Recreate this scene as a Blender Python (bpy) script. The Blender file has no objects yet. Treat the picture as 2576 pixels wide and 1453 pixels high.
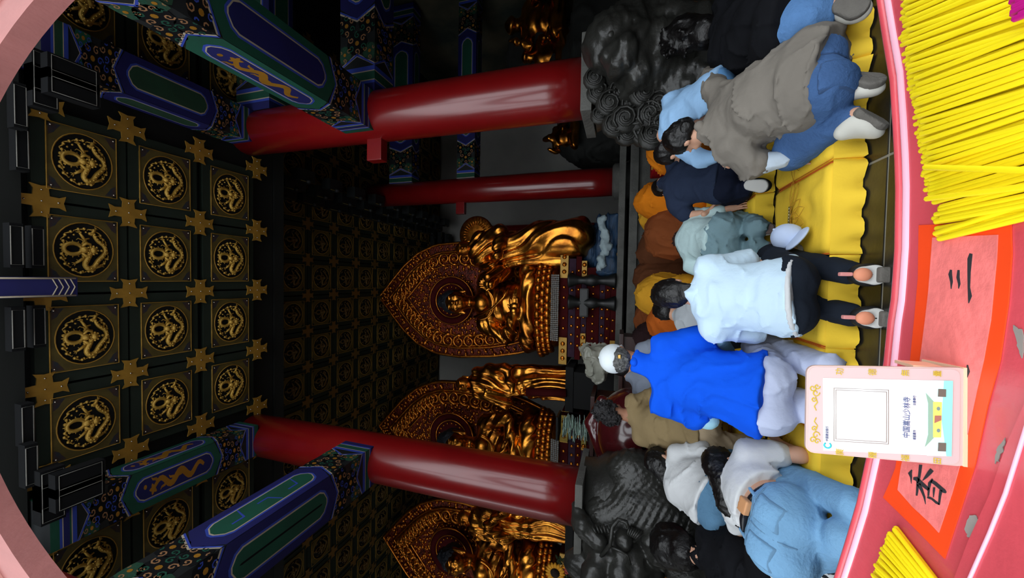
import bpy, bmesh, math, random
import numpy as np
from mathutils import Vector, Matrix, Quaternion
random.seed(7); RNG = np.random.default_rng(7)
SC = bpy.context.scene
COL = SC.collection
PI = math.pi

# ------------------------------------------------------------------ camera
EYE = np.array([0.0, 0.0, 1.1])
FPX, PITCH, YAW, ROLL = 900.0, 0.29716763, -0.02936718, 0.02631022
def cam_axes():
    f = np.array([math.sin(YAW)*math.cos(PITCH), math.cos(YAW)*math.cos(PITCH), math.sin(PITCH)])
    r = np.array([math.cos(YAW), -math.sin(YAW), 0.0]); u = np.cross(r, f)
    return math.cos(ROLL)*r+math.sin(ROLL)*u, -math.sin(ROLL)*r+math.cos(ROLL)*u, f
CR, CU, CF = cam_axes()
cd = bpy.data.cameras.new('camera'); cam = bpy.data.objects.new('camera', cd); COL.objects.link(cam)
cd.sensor_fit = 'HORIZONTAL'; cd.sensor_width = 36.0; cd.lens = 36.0*FPX/2576.0
cd.clip_start = 0.02; cd.clip_end = 200
M = Matrix.Identity(4)
for i in range(3):                       # the phone was held sideways: picture right is world down
    M[i][0] = -CU[i]; M[i][1] = CR[i]; M[i][2] = -CF[i]; M[i][3] = EYE[i]
cam.matrix_world = M
SC.camera = cam

# ------------------------------------------------------------------ light
wd = bpy.data.worlds.new('world'); SC.world = wd; wd.use_nodes = True
wn = wd.node_tree.nodes; wl = wd.node_tree.links
bgn = wn['Background']
tc = wn.new('ShaderNodeTexCoord'); sx = wn.new('ShaderNodeSeparateXYZ'); rp = wn.new('ShaderNodeValToRGB')
wl.new(tc.outputs['Generated'], sx.inputs[0]); wl.new(sx.outputs['Z'], rp.inputs[0])
rp.color_ramp.elements[0].color = (0.78, 0.83, 0.88, 1); rp.color_ramp.elements[0].position = 0.0
rp.color_ramp.elements[1].color = (0.90, 0.96, 1.0, 1); rp.color_ramp.elements[1].position = 0.6
wl.new(rp.outputs[0], bgn.inputs[0]); bgn.inputs[1].default_value = 1.0
SC.view_settings.view_transform = 'Standard'; SC.view_settings.look = 'None'
SC.view_settings.exposure = 2.1; SC.view_settings.gamma = 1.0; SC.view_settings.use_curve_mapping = False
try:
    SC.cycles.max_bounces = 6; SC.cycles.diffuse_bounces = 4; SC.cycles.glossy_bounces = 3
    SC.cycles.transmission_bounces = 6; SC.cycles.use_denoising = True; SC.cycles.caustics_reflective = False
    SC.cycles.sample_clamp_indirect = 6.0
except Exception: pass

# ------------------------------------------------------------------ places
def ray(x, y):
    return CF + (726.5-y)/FPX*CR - (x-1288)/FPX*CU
def W(x, y, Y):                          # point seen at photo pixel (x, y), Y metres into the hall
    d = ray(x, y); return EYE + d*(Y/d[1])
def WZ(x, y, z):                         # point seen at (x, y) on the level z above the floor
    d = ray(x, y); return EYE + d*((z-EYE[2])/d[2])
def WX(x, y, X):
    d = ray(x, y); return EYE + d*(X/d[0])
A = lambda *v: np.array(v, float)

# ------------------------------------------------------------------ materials
MATS = {}
def srgb(r, g, b):
    f = lambda c: c/12.92 if c <= .04045 else ((c+.055)/1.055)**2.4
    return (f(r/255), f(g/255), f(b/255), 1)
def mat(name, col, rough=.7, metal=0.0, var=0.0, vscale=6.0, bump=0.0, bscale=40.0, col2=None, spec=.5, sheen=0, trans=0, ior=1.45, emit=None, coat=0, stretch=None, detail=3.0):
    if name in MATS: return MATS[name]
    m = bpy.data.materials.new(name); m.use_nodes = True
    n = m.node_tree.nodes; l = m.node_tree.links; b = n['Principled BSDF']
    if len(col) == 3: col = srgb(*col)
    b.inputs['Base Color'].default_value = col; b.inputs['Roughness'].default_value = rough
    b.inputs['Metallic'].default_value = metal; b.inputs['Specular IOR Level'].default_value = spec
    b.inputs['IOR'].default_value = ior
    if coat: b.inputs['Coat Weight'].default_value = coat; b.inputs['Coat Roughness'].default_value = .12
    if sheen: b.inputs['Sheen Weight'].default_value = sheen
    if trans: b.inputs['Transmission Weight'].default_value = trans
    if emit: b.inputs['Emission Color'].default_value = emit[0]; b.inputs['Emission Strength'].default_value = emit[1]
    if var or bump:
        t = n.new('ShaderNodeTexCoord'); src = t.outputs['Object']
        if stretch:
            mp = n.new('ShaderNodeMapping'); mp.inputs['Scale'].default_value = stretch; l.new(src, mp.inputs[0]); src = mp.outputs[0]
    if var:
        z = n.new('ShaderNodeTexNoise'); z.inputs['Scale'].default_value = vscale; z.inputs['Detail'].default_value = detail
        l.new(src, z.inputs['Vector'])
        c2 = col2 if col2 else tuple(c*(1-var) for c in col[:3])+(1,)
        if len(c2) == 3: c2 = srgb(*c2)
        r = n.new('ShaderNodeValToRGB'); r.color_ramp.elements[0].position = .35; r.color_ramp.elements[1].position = .65
        r.color_ramp.elements[0].color = c2; r.color_ramp.elements[1].color = col
        l.new(z.outputs['Fac'], r.inputs[0]); l.new(r.outputs[0], b.inputs['Base Color'])
    if bump:
        z2 = n.new('ShaderNodeTexNoise'); z2.inputs['Scale'].default_value = bscale; z2.inputs['Detail'].default_value = 4
        l.new(src, z2.inputs['Vector'])
        bp = n.new('ShaderNodeBump'); bp.inputs['Strength'].default_value = bump; bp.inputs['Distance'].default_value = .02
        l.new(z2.outputs['Fac'], bp.inputs['Height']); l.new(bp.outputs[0], b.inputs['Normal'])
    MATS[name] = m
    return m
def cloth(name, col, var=.12, bump=.25, bscale=18, rough=.9, **k):
    return mat(name, col, rough, var=var, vscale=5, bump=bump, bscale=bscale, spec=.15, **k)

# ------------------------------------------------------------------ objects
def tag(o, label=None, cat=None, group=None, kind=None):
    if label: o['label'] = label
    if cat: o['category'] = cat
    if group: o['group'] = group
    if kind: o['kind'] = kind
    return o
def empty(name, loc=(0, 0, 0), label=None, cat=None, group=None, kind=None):
    o = bpy.data.objects.new(name, None); COL.objects.link(o); o.location = loc; o.empty_display_size = .05
    return tag(o, label, cat, group, kind)
def link(name, me, parent=None, loc=None):
    o = bpy.data.objects.new(name, me); COL.objects.link(o)
    if parent is not None: o.parent = parent
    if loc is not None: o.location = loc
    return o
def mesh_np(name, V, Q, mats, smooth=True, midx=None):
    V = np.asarray(V, np.float32); Q = np.asarray(Q, np.int32); k = Q.shape[1]
    me = bpy.data.meshes.new(name)
    me.vertices.add(len(V)); me.vertices.foreach_set('co', V.ravel())
    me.loops.add(Q.size); me.loops.foreach_set('vertex_index', Q.ravel())
    me.polygons.add(len(Q)); me.polygons.foreach_set('loop_start', np.arange(0, Q.size, k, dtype=np.int32))
    if midx is not None: me.polygons.foreach_set('material_index', np.asarray(midx, np.int32))
    for m in (mats if isinstance(mats, (list, tuple)) else [mats]): me.materials.append(m)
    me.update(calc_edges=True); me.validate()
    if smooth: me.polygons.foreach_set('use_smooth', np.ones(len(me.polygons), bool))
    return me
class MB:
    """collects polygons, then builds one mesh"""
    def __init__(s): s.v = []; s.f = []; s.mi = []; s.sm = []
    def add(s, V, Fc, mi=0, smooth=False):
        o = len(s.v); s.v += [tuple(map(float, p)) for p in V]
        for f in Fc: s.f.append(tuple(i+o for i in f)); s.mi.append(mi); s.sm.append(smooth)
        return s
    def box(s, c, size, rot=None, mi=0):
        h = np.array(size, float)/2; P = []
        for x in (-1, 1):
            for y in (-1, 1):
                for z in (-1, 1):
                    p = np.array([x, y, z])*h
                    if rot is not None: p = np.array(rot @ Vector(p))
                    P.append(p+np.array(c))
        return s.add(P, [(0, 1, 3, 2), (4, 6, 7, 5), (0, 4, 5, 1), (2, 3, 7, 6), (0, 2, 6, 4), (1, 5, 7, 3)], mi)
    def tube(s, pts, r, n=8, mi=0, cap=True, smooth=True, closed=False):
        pts = [np.array(p, float) for p in pts]; m = len(pts)
        rs = r if hasattr(r, '__len__') else [r]*m
        V = []; up = None
        for i, p in enumerate(pts):
            t = pts[(i+1) % m]-pts[i-1] if closed else pts[min(i+1, m-1)]-pts[max(i-1, 0)]
            t = t/(np.linalg.norm(t)+1e-12)
            if up is None: up = np.array([0, 0, 1.]) if abs(t[2]) < .9 else np.array([1., 0, 0])
            a = np.cross(t, up); a /= np.linalg.norm(a)+1e-12; up = np.cross(a, t)
            for k in range(n):
                w = 2*PI*k/n; V.append(p+rs[i]*(math.cos(w)*a+math.sin(w)*up))
        Fc = []
        for i in range(m if closed else m-1):
            j = (i+1) % m
            for k in range(n): Fc.append((i*n+k, i*n+(k+1) % n, j*n+(k+1) % n, j*n+k))
        s.add(V, Fc, mi, smooth)
        if cap and not closed:
            o = len(s.v)-m*n
            s.f += [tuple(o+k for k in range(n))[::-1], tuple(o+(m-1)*n+k for k in range(n))]; s.mi += [mi]*2; s.sm += [False]*2
        return s
    def lathe(s, c, prof, n=24, mi=0, smooth=True, axis=None, a0=0, a1=2*PI):
        V = []; full = abs(a1-a0-2*PI) < 1e-6; nn = n if full else n+1
        for (r, z) in prof:
            for k in range(nn):
                w = a0+(a1-a0)*k/n; p = np.array([r*math.cos(w), r*math.sin(w), z])
                if axis is not None: p = np.array(axis @ Vector(p))
                V.append(p+np.array(c))
        Fc = []
        for i in range(len(prof)-1):
            for k in range(n): Fc.append((i*nn+k, i*nn+(k+1) % nn, (i+1)*nn+(k+1) % nn, (i+1)*nn+k))
        s.add(V, Fc, mi, smooth)
        if full:
            o = len(s.v)-len(V)
            if prof[0][0] > 1e-6: s.f.append(tuple(o+k for k in range(n))[::-1]); s.mi.append(mi); s.sm.append(False)
            if prof[-1][0] > 1e-6: s.f.append(tuple(o+(len(prof)-1)*n+k for k in range(n))); s.mi.append(mi); s.sm.append(False)
        return s
    def prism(s, poly, fn, z0, z1, mi=0, mside=None, smooth=False):
        """poly: 2-D outline; fn(u, v, w) -> point; extruded from w=z0 to w=z1"""
        n = len(poly); V = [fn(u, v, z0) for u, v in poly]+[fn(u, v, z1) for u, v in poly]
        s.add(V, [tuple(range(n))[::-1], tuple(range(n, 2*n))], mi)
        o = len(s.v)-2*n
        for k in range(n):
            s.f.append((o+k, o+(k+1) % n, o+n+(k+1) % n, o+n+k)); s.mi.append(mi if mside is None else mside); s.sm.append(smooth)
        return s
    def sph(s, c, r, nu=12, nv=8, mi=0, rot=None):
        r = np.array([r]*3 if not hasattr(r, '__len__') else r, float); V = []
        for i in range(nv+1):
            th = PI*i/nv
            for k in range(nu):
                p = np.array([math.sin(th)*math.cos(2*PI*k/nu), math.sin(th)*math.sin(2*PI*k/nu), math.cos(th)])*r
                if rot is not None: p = np.array(rot @ Vector(p))
                V.append(p+np.array(c))
        Fc = [(i*nu+k, (i+1)*nu+k, (i+1)*nu+(k+1) % nu, i*nu+(k+1) % nu) for i in range(nv) for k in range(nu)]
        return s.add(V, Fc, mi, True)
    def mesh(s, name, mats, bevel=0, weld=False):
        me = bpy.data.meshes.new(name); me.from_pydata(s.v, [], s.f)
        for m in (mats if isinstance(mats, (list, tuple)) else [mats]): me.materials.append(m)
        me.polygons.foreach_set('material_index', s.mi); me.polygons.foreach_set('use_smooth', s.sm)
        if weld or bevel:
            bm = bmesh.new(); bm.from_mesh(me)
            bmesh.ops.remove_doubles(bm, verts=bm.verts, dist=1e-5)
            if bevel:
                es = [e for e in bm.edges if len(e.link_faces) == 2 and e.calc_face_angle(0) > .6]
                bmesh.ops.bevel(bm, geom=es, offset=bevel, segments=2, affect='EDGES', profile=.7)
            bmesh.ops.recalc_face_normals(bm, faces=bm.faces)
            bm.to_mesh(me); bm.free()
        me.update(); return me
    def build(s, name, mats, parent=None, bevel=0, loc=None, **tags):
        o = link(name, s.mesh(name, mats, bevel), parent, loc)
        return tag(o, **tags) if tags else o

# ------------------------------------------------------------------ smooth solid modelling: blended fields -> surface nets
_LAT = RNG.standard_normal((24, 24, 24)).astype(np.float32)
def noise3(P, off=0):
    P = P+off; i = np.floor(P).astype(np.int32); f = (P-i).astype(np.float32); f = f*f*(3-2*f)
    i %= 24; j = (i+1) % 24
    x0, y0, z0 = i[..., 0], i[..., 1], i[..., 2]; x1, y1, z1 = j[..., 0], j[..., 1], j[..., 2]
    a, b, c = f[..., 0], f[..., 1], f[..., 2]; L = _LAT
    l = lambda p, q, t: p+(q-p)*t
    return l(l(l(L[x0, y0, z0], L[x1, y0, z0], a), l(L[x0, y1, z0], L[x1, y1, z0], a), b),
             l(l(L[x0, y0, z1], L[x1, y0, z1], a), l(L[x0, y1, z1], L[x1, y1, z1], a), b), c)
def rot_to(z, x=None):
    """3x3 with rows = local axes; z is the long axis"""
    z = np.array(z, float); z /= np.linalg.norm(z)
    x = np.array([1., 0, 0]) if x is None else np.array(x, float)
    x = x-z*(x@z)
    if np.linalg.norm(x) < 1e-4: x = np.array([0, 1., 0])-z*z[1]
    x /= np.linalg.norm(x); y = np.cross(z, x); return np.stack([x, y, z])
class Solid:
    def __init__(s): s.p = []; s.cuts = []; s.fx = None
    def cap(s, a, b, ra, rb=None, k=.03, op='u'):
        s.p.append(('c', np.array(a, float), np.array(b, float), ra, ra if rb is None else rb, k, op)); return s
    def chain(s, pts, rs, k=.03, op='u'):
        for i in range(len(pts)-1): s.cap(pts[i], pts[i+1], rs[i], rs[i+1], k, op)
        return s
    def ell(s, c, r, R=None, k=.03, op='u'):
        r = np.array([r]*3 if not hasattr(r, '__len__') else r, float)
        s.p.append(('e', np.array(c, float), r, np.eye(3) if R is None else R, k, op)); return s
    def box(s, c, h, R=None, rr=.01, k=.02, op='u'):
        s.p.append(('b', np.array(c, float), np.array(h, float), np.eye(3) if R is None else R, rr, k, op)); return s
    def cut(s, pt, nrm):                 # keeps the side the normal points away from
        n = np.array(nrm, float); s.cuts.append((np.array(pt, float), n/np.linalg.norm(n))); return s
    def _bb(s, q):
        if q[0] == 'c':
            r = max(q[3], q[4]); return np.minimum(q[1], q[2])-r, np.maximum(q[1], q[2])+r, q[5]
        if q[0] == 'e':
            e = np.sqrt(((q[3]*q[2][:, None])**2).sum(0)); return q[1]-e, q[1]+e, q[4]
        e = (np.abs(q[3])*(q[2]+q[4])[:, None]).sum(0); return q[1]-e, q[1]+e, q[5]
    def mesh(s, h, inflate=0.0, disp=None):
        bbs = [s._bb(q) for q in s.p]
        us = [b for b, q in zip(bbs, s.p) if q[-1] == 'u']
        lo = np.min([b[0] for b in us], 0)-4*h-inflate-.015; hi = np.max([b[1] for b in us], 0)+4*h+inflate+.015
        N = np.ceil((hi-lo)/h).astype(int)+1
        D = np.full(N, .3, np.float32)
        ax = [lo[i]+h*np.arange(N[i]) for i in range(3)]
        for q, (bl, bh, k) in zip(s.p, bbs):
            m = max(k, 0)*1.5+3*h+inflate+.02
            i0 = np.clip(((bl-m-lo)/h).astype(int), 0, N-1); i1 = np.clip(((bh+m-lo)/h).astype(int)+2, 1, N)
            sl = tuple(slice(a, b) for a, b in zip(i0, i1))
            X, Y, Z = np.meshgrid(ax[0][sl[0]], ax[1][sl[1]], ax[2][sl[2]], indexing='ij')
            P = np.stack([X, Y, Z], -1).astype(np.float32)
            if q[0] == 'c':
                _, a, b, ra, rb, k, op = q; ba = b-a; t = np.clip(((P-a)@ba)/max(ba@ba, 1e-12), 0, 1)
                d = np.linalg.norm(P-a-t[..., None]*ba, axis=-1)-(ra+(rb-ra)*t)
            elif q[0] == 'e':
                _, c, r, R, k, op = q; L = (P-c)@R.T; k0 = np.linalg.norm(L/r, axis=-1); k1 = np.linalg.norm(L/(r*r), axis=-1)
                d = k0*(k0-1)/np.maximum(k1, 1e-6)
            else:
                _, c, hh, R, rr, k, op = q; L = np.abs((P-c)@R.T)-hh
                d = np.linalg.norm(np.maximum(L, 0), axis=-1)+np.minimum(L.max(-1), 0)-rr
            d = d.astype(np.float32); C = D[sl]
            if op == 'u':
                if k > 0:
                    hh_ = np.clip(.5+.5*(C-d)/k, 0, 1); D[sl] = C+(d-C)*hh_-k*hh_*(1-hh_)
                else: D[sl] = np.minimum(C, d)
            else:
                D[sl] = np.maximum(C, -d)
        if inflate: D -= inflate
        if disp is not None or s.cuts:
            X, Y, Z = np.meshgrid(*ax, indexing='ij'); P = np.stack([X, Y, Z], -1)
            if disp is not None:
                msk = np.abs(D) < .06
                dd = disp(P[msk]); D[msk] += dd.astype(np.float32)
            for pt, n in s.cuts: D = np.maximum(D, ((P-pt)@n).astype(np.float32))
        return nets(D, lo, h)
def nets(D, lo, h):
    S = D < 0
    n = np.array(D.shape)
    c = np.zeros(n-1, np.int8)
    for dx in (0, 1):
        for dy in (0, 1):
            for dz in (0, 1): c += S[dx:n[0]-1+dx, dy:n[1]-1+dy, dz:n[2]-1+dz]
    act = (c > 0) & (c < 8); I = np.argwhere(act)
    if len(I) == 0: return np.zeros((0, 3)), np.zeros((0, 4), int)
    ids = np.full(n-1, -1, np.int32); ids[act] = np.arange(len(I))
    off = np.array([(a, b, d) for a in (0, 1) for b in (0, 1) for d in (0, 1)])
    val = np.stack([D[I[:, 0]+o[0], I[:, 1]+o[1], I[:, 2]+o[2]] for o in off], 1)
    acc = np.zeros((len(I), 3)); cnt = np.zeros(len(I))
    for a in range(8):
        for b in range(a+1, 8):
            if np.abs(off[a]-off[b]).sum() != 1: continue
            va, vb = val[:, a], val[:, b]; m = (va < 0) != (vb < 0)
            t = np.where(m, va/np.where(m, va-vb, 1), 0)
            acc += np.where(m[:, None], off[a]+t[:, None]*(off[b]-off[a]), 0); cnt += m
    V = lo+h*(I+acc/cnt[:, None])
    Qs = []
    for axn in range(3):
        sa = [slice(None)]*3; sb = [slice(None)]*3; sa[axn] = slice(0, -1); sb[axn] = slice(1, None)
        A_, B_ = S[tuple(sa)], S[tuple(sb)]
        E = np.argwhere(A_ != B_); o1, o2 = (axn+1) % 3, (axn+2) % 3
        E = E[(E[:, o1] > 0) & (E[:, o2] > 0) & (E[:, o1] < n[o1]-1) & (E[:, o2] < n[o2]-1)]
        fl = A_[E[:, 0], E[:, 1], E[:, 2]]
        def g(d1, d2):
            e = E.copy(); e[:, o1] += d1; e[:, o2] += d2; return ids[e[:, 0], e[:, 1], e[:, 2]]
        q = np.stack([g(-1, -1), g(0, -1), g(0, 0), g(-1, 0)], 1)
        q[~fl] = q[~fl][:, ::-1]; Qs.append(q)
    Q = np.concatenate(Qs); Q = Q[(Q >= 0).all(1)]
    return V, Q
def solid_obj(name, S, m, parent=None, h=.02, inflate=0, disp=None, org=None, **tags):
    V, Q = S.mesh(h, inflate, disp)
    if org is not None: V = V-np.array(org)
    o = link(name, mesh_np(name, V, Q, m), parent)
    return tag(o, **tags) if tags else o
def folds(seed, amp=.006, sc=(9, 9, 9), ridge=True):
    """creased cloth: sharp ridges along warped noise contours over a soft swell"""
    sc = np.array(sc, float)
    def f(P):
        w = noise3(P*3.1, seed+3.3)*.5
        r1 = np.clip(1-np.abs(noise3(P*sc+w[..., None], seed))*1.7, 0, 1)**3
        r2 = np.clip(1-np.abs(noise3(P*sc*1.9+w[..., None]*1.5, seed+9.1))*1.9, 0, 1)**3
        return -1.35*amp*(1.25*r1+.35*r2-.25+.5*noise3(P*sc*.6, seed+5.5))
    return f
# fix-ups of MB so that parts under an offset parent keep their place
def worldloc(o):
    t = np.zeros(3)
    while o is not None: t = t+np.array(o.location); o = o.parent
    return t
def _build(s, name, mats, parent=None, bevel=0, loc=None, **tags):
    o0 = worldloc(parent) if parent is not None else np.zeros(3)
    if loc is not None: o0 = o0+np.array(loc, float)
    if np.abs(o0).max() > 0: s.v = [tuple(np.array(p)-o0) for p in s.v]
    o = link(name, s.mesh(name, mats, bevel), parent, loc)
    return tag(o, **tags)
MB.build = _build
def solid(name, S, m, parent=None, h=.02, inflate=0, disp=None, loc=None, **tags):
    V, Q = S.mesh(h, inflate, disp)
    o0 = worldloc(parent) if parent is not None else np.zeros(3)
    if loc is not None: o0 = o0+np.array(loc, float)
    o = link(name, mesh_np(name, V-o0, Q, m), parent, loc)
    return tag(o, **tags)
def copy_tree(o, parent=None, loc=None):
    c = o.copy(); COL.objects.link(c); c.parent = parent
    if loc is not None: c.location = loc
    for ch in list(o.children): copy_tree(ch, c)
    return c

# ------------------------------------------------------------------ colours used in several places
M_RED = mat('red_lacquer', (116, 12, 14), .28, coat=.35, spec=.6, var=.12, vscale=3)
M_STONE = mat('grey_stone', (92, 92, 88), .8, var=.35, vscale=4, bump=.35, bscale=30)
M_DKSTONE = mat('dark_carved_stone', (44, 44, 41), .34, var=.35, vscale=5, bump=.25, bscale=26, spec=.5)
M_WALL = mat('plaster_wall', (168, 166, 160), .9, var=.12, vscale=1.2)
M_GREEN = mat('green_ceiling_paint', (20, 34, 24), .75, var=.3, vscale=3)
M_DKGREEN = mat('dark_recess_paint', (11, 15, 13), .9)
M_GOLDP = mat('gold_ceiling_paint', (174, 132, 50), .5, metal=.3, var=.25, vscale=9)
M_RELIEF = mat('gold_relief', (192, 152, 64), .45, metal=.35, var=.2, vscale=9)
M_DULL = mat('dull_olive_gold', (92, 80, 38), .55, metal=.2, var=.35, vscale=10)
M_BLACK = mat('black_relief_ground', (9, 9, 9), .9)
M_STUD = mat('silver_stud', (200, 195, 185), .2, metal=1)
P_BLUE = mat('paint_deep_blue', (16, 18, 84), .7, var=.2, vscale=4)
P_LBLUE = mat('paint_bright_blue', (42, 64, 158), .7, var=.15, vscale=5)
P_GREEN = mat('paint_green', (10, 72, 54), .7, var=.25, vscale=4)
P_DGREEN = mat('paint_dark_green', (24, 60, 40), .75, var=.25, vscale=5)
P_WHITE = mat('paint_cream_line', (166, 154, 134), .7, var=.15, vscale=8)
P_TAN = mat('paint_tan', (146, 104, 68), .7, var=.2, vscale=8)
P_GOLD = mat('paint_gold_leaf', (190, 134, 46), .4, metal=.5, var=.2, vscale=8)
P_BLACK = mat('paint_black', (7, 8, 10), .85, spec=.2)
PAINT = [P_BLUE, P_LBLUE, P_GREEN, P_DGREEN, P_WHITE, P_TAN, P_GOLD, P_BLACK]

# ------------------------------------------------------------------ floor
floor_m = mat('black_marble', (50, 47, 42), .3, var=1, vscale=3.2, col2=(19, 19, 19), bump=.05, bscale=30, detail=8, spec=.5)
M_JOINT = mat('pale_tile_joint', (140, 136, 124), .8)
fl = MB().box((-1.5, 6.2, -.1035), (16.2, 10.6, .2)).build('floor', M_JOINT, kind='structure')
tsz = .96; gap = .012
tile = MB().box((0, 0, 0), (tsz-gap, tsz-gap, .024)).mesh('tile', floor_m, bevel=.002)
for i in range(-4, 5):
    for j in range(0, 6):
        t = link('tile', tile, fl); t.location = (.57-.48+i*.48*2, 1.99-.48+j*tsz-.96+.48*((i) % 1), -.012)
yard = MB().box((0, -7, -.16), (30, 13, .1)).build('ground', mat('courtyard_paving', (142, 140, 134), .9, var=.2, vscale=1.5), kind='structure')

# ------------------------------------------------------------------ shell
wall_b = MB().box((-1.5, 11.3, 3.6), (16.2, .2, 7.6)).build('wall_back', M_WALL, kind='structure')
M_MURAL = mat('faded_mural_plaster', (98, 92, 74), .9, var=1, vscale=.9, col2=(40, 50, 46), detail=6)
wall_r = MB().box((6.4, 6.2, 3.6), (.2, 10.4, 7.6)).build('wall_right', M_MURAL, kind='structure')
wall_l = MB().box((-9.4, 6.2, 3.6), (.2, 10.4, 7.6)).build('wall_left', M_WALL, kind='structure')
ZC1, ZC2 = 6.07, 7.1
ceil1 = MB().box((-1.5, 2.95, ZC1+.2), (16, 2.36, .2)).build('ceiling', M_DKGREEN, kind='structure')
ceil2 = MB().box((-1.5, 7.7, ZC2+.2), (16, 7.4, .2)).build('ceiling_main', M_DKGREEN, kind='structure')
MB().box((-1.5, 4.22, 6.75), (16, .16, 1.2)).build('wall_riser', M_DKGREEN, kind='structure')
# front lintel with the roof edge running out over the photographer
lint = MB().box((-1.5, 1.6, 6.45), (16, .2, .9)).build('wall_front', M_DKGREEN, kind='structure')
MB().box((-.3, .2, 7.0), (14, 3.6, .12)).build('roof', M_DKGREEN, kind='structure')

# ------------------------------------------------------------------ coffers
def spiral(c, r, turns, n=18, a0=0, flip=1):
    return [np.array([c[0]+r*(1-.82*t)*math.cos(a0+flip*turns*2*PI*t), c[1]+r*(1-.82*t)*math.sin(a0+flip*turns*2*PI*t)]) for t in np.linspace(0, 1, n)]
def dragon_relief(lod=0):
    """coiling dragon cut in relief, unit circle radius 1, facing -z (down); +y points to the hall's front"""
    b = MB(); n = 6 if lod == 0 else 4
    # coordinates read off the photo: p = away from the front (photo right), q = photo up -> hall right
    def P(u, v, w=.1): return (v, u, -w)
    body = [(.18, -.02), (.1, -.28), (-.05, -.55), (.08, -.72), (.3, -.66), (.42, -.4), (.62, -.2), (.74, 0), (.66, .22), (.46, .34), (.34, .5), (.28, .66), (.12, .62)]
    k = np.array(body); t = np.linspace(0, len(k)-1, 40 if lod == 0 else 18)
    bp = np.stack([np.interp(t, range(len(k)), k[:, 0]), np.interp(t, range(len(k)), k[:, 1])], 1)
    for _ in range(2): bp[1:-1] = (bp[:-2]+2*bp[1:-1]+bp[2:])/4
    rr = np.interp(np.linspace(0, 1, len(bp)), [0, .2, .8, 1], [.12, .105, .08, .05])
    b.tube([P(u, v, .1) for u, v in bp], rr, n)
    # head: snout with open loop of mane, brow ridges, eyes, horns
    ring = [(-.42+.3*math.cos(a), .02+.2*math.sin(a)) for a in np.linspace(0, 2*PI, 14 if lod == 0 else 9)[:-1]]
    b.tube([P(u, v, .12) for u, v in ring], .075, n, closed=True, cap=False)
    b.sph(P(-.05, .0, .12), (.14, .17, .15), 8, 5); b.sph(P(.24, .0, .14), (.17, .16, .14), 8, 5)
    for s in (1, -1):
        b.tube([P(-.15, s*.12, .14), P(.0, s*.24, .16), (P(.14, s*.22, .16)), P(.18, s*.08, .14)], [.05, .06, .06, .04], n)
        b.tube([P(-.1, s*.2, .1), P(.0, s*.4, .1), P(.14, s*.44, .1)], [.05, .04, .03], n)
    if lod == 0:      # scales along the back, mane tufts and pearl
        for i in range(3, len(bp)-3, 2): b.sph(P(bp[i, 0], bp[i, 1], .19), .04, 5, 3)
        for a in np.linspace(0, 2*PI, 13)[:-1]: b.tube([P(-.42+.3*math.cos(a), .02+.22*math.sin(a), .12), P(-.42+.42*math.cos(a), .02+.33*math.sin(a), .08)], [.04, .015], 4)
        for a in np.linspace(0, 2*PI, 9)[:-1]: b.sph(P(.24+.15*math.cos(a), .15*math.sin(a), .2), .05, 5, 3)
        b.sph(P(.56, .0, .12), .06, 6, 4)
        for s in (1, -1): b.sph(P(.04, s*.1, .24), .035, 5, 3); b.tube([P(-.02, s*.16, .14), P(-.1, s*.36, .12), P(-.24, s*.42, .1), P(-.3, s*.36, .09)], [.03, .028, .02, .01], 4)
    # legs with claws
    for (u, v, du, dv) in ((-.2, -.42, -.2, -.14), (.46, -.62, .2, .06), (.3, .72, .12, .14), (-.1, .5, -.14, .22)):
        b.tube([P(u-du, v-dv, .08), P(u, v, .1), P(u+du*.6, v+dv*.6, .08)], [.07, .055, .04], n)
        if lod == 0:
            for a in (-.7, 0, .7):
                b.tube([P(u+du*.6, v+dv*.6, .07), P(u+du*.6+.12*math.cos(math.atan2(dv, du)+a), v+dv*.6+.12*math.sin(math.atan2(dv, du)+a), .05)], [.028, .012], 4)
    # cloud sprigs round the rim
    rg = np.random.default_rng(3)
    for a in np.linspace(0, 2*PI, 22 if lod == 0 else 9)[:-1]:
        a += rg.uniform(-.1, .1); r = rg.uniform(.76, .88); c = (r*math.cos(a), r*math.sin(a)); d = a+rg.uniform(.9, 2.2)
        e = (c[0]+.2*math.cos(d), c[1]+.2*math.sin(d))
        if math.hypot(*e) > .92: e = (e[0]*.85, e[1]*.85)
        b.tube([P(*c, .06), P((c[0]+e[0])/2+.03, (c[1]+e[1])/2, .07), P(*e, .05)], [.05, .028, .02], 4)
        b.sph(P(*c, .06), .065, 6, 4)
        if lod == 0: b.sph(P(c[0]*.9+.05, c[1]*.9-.04, .07), .045, 5, 3); b.tube([P(*e, .05), P(e[0]+.07*math.cos(d+1.2), e[1]+.07*math.sin(d+1.2), .05)], [.03, .012], 4)
    return b
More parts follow.
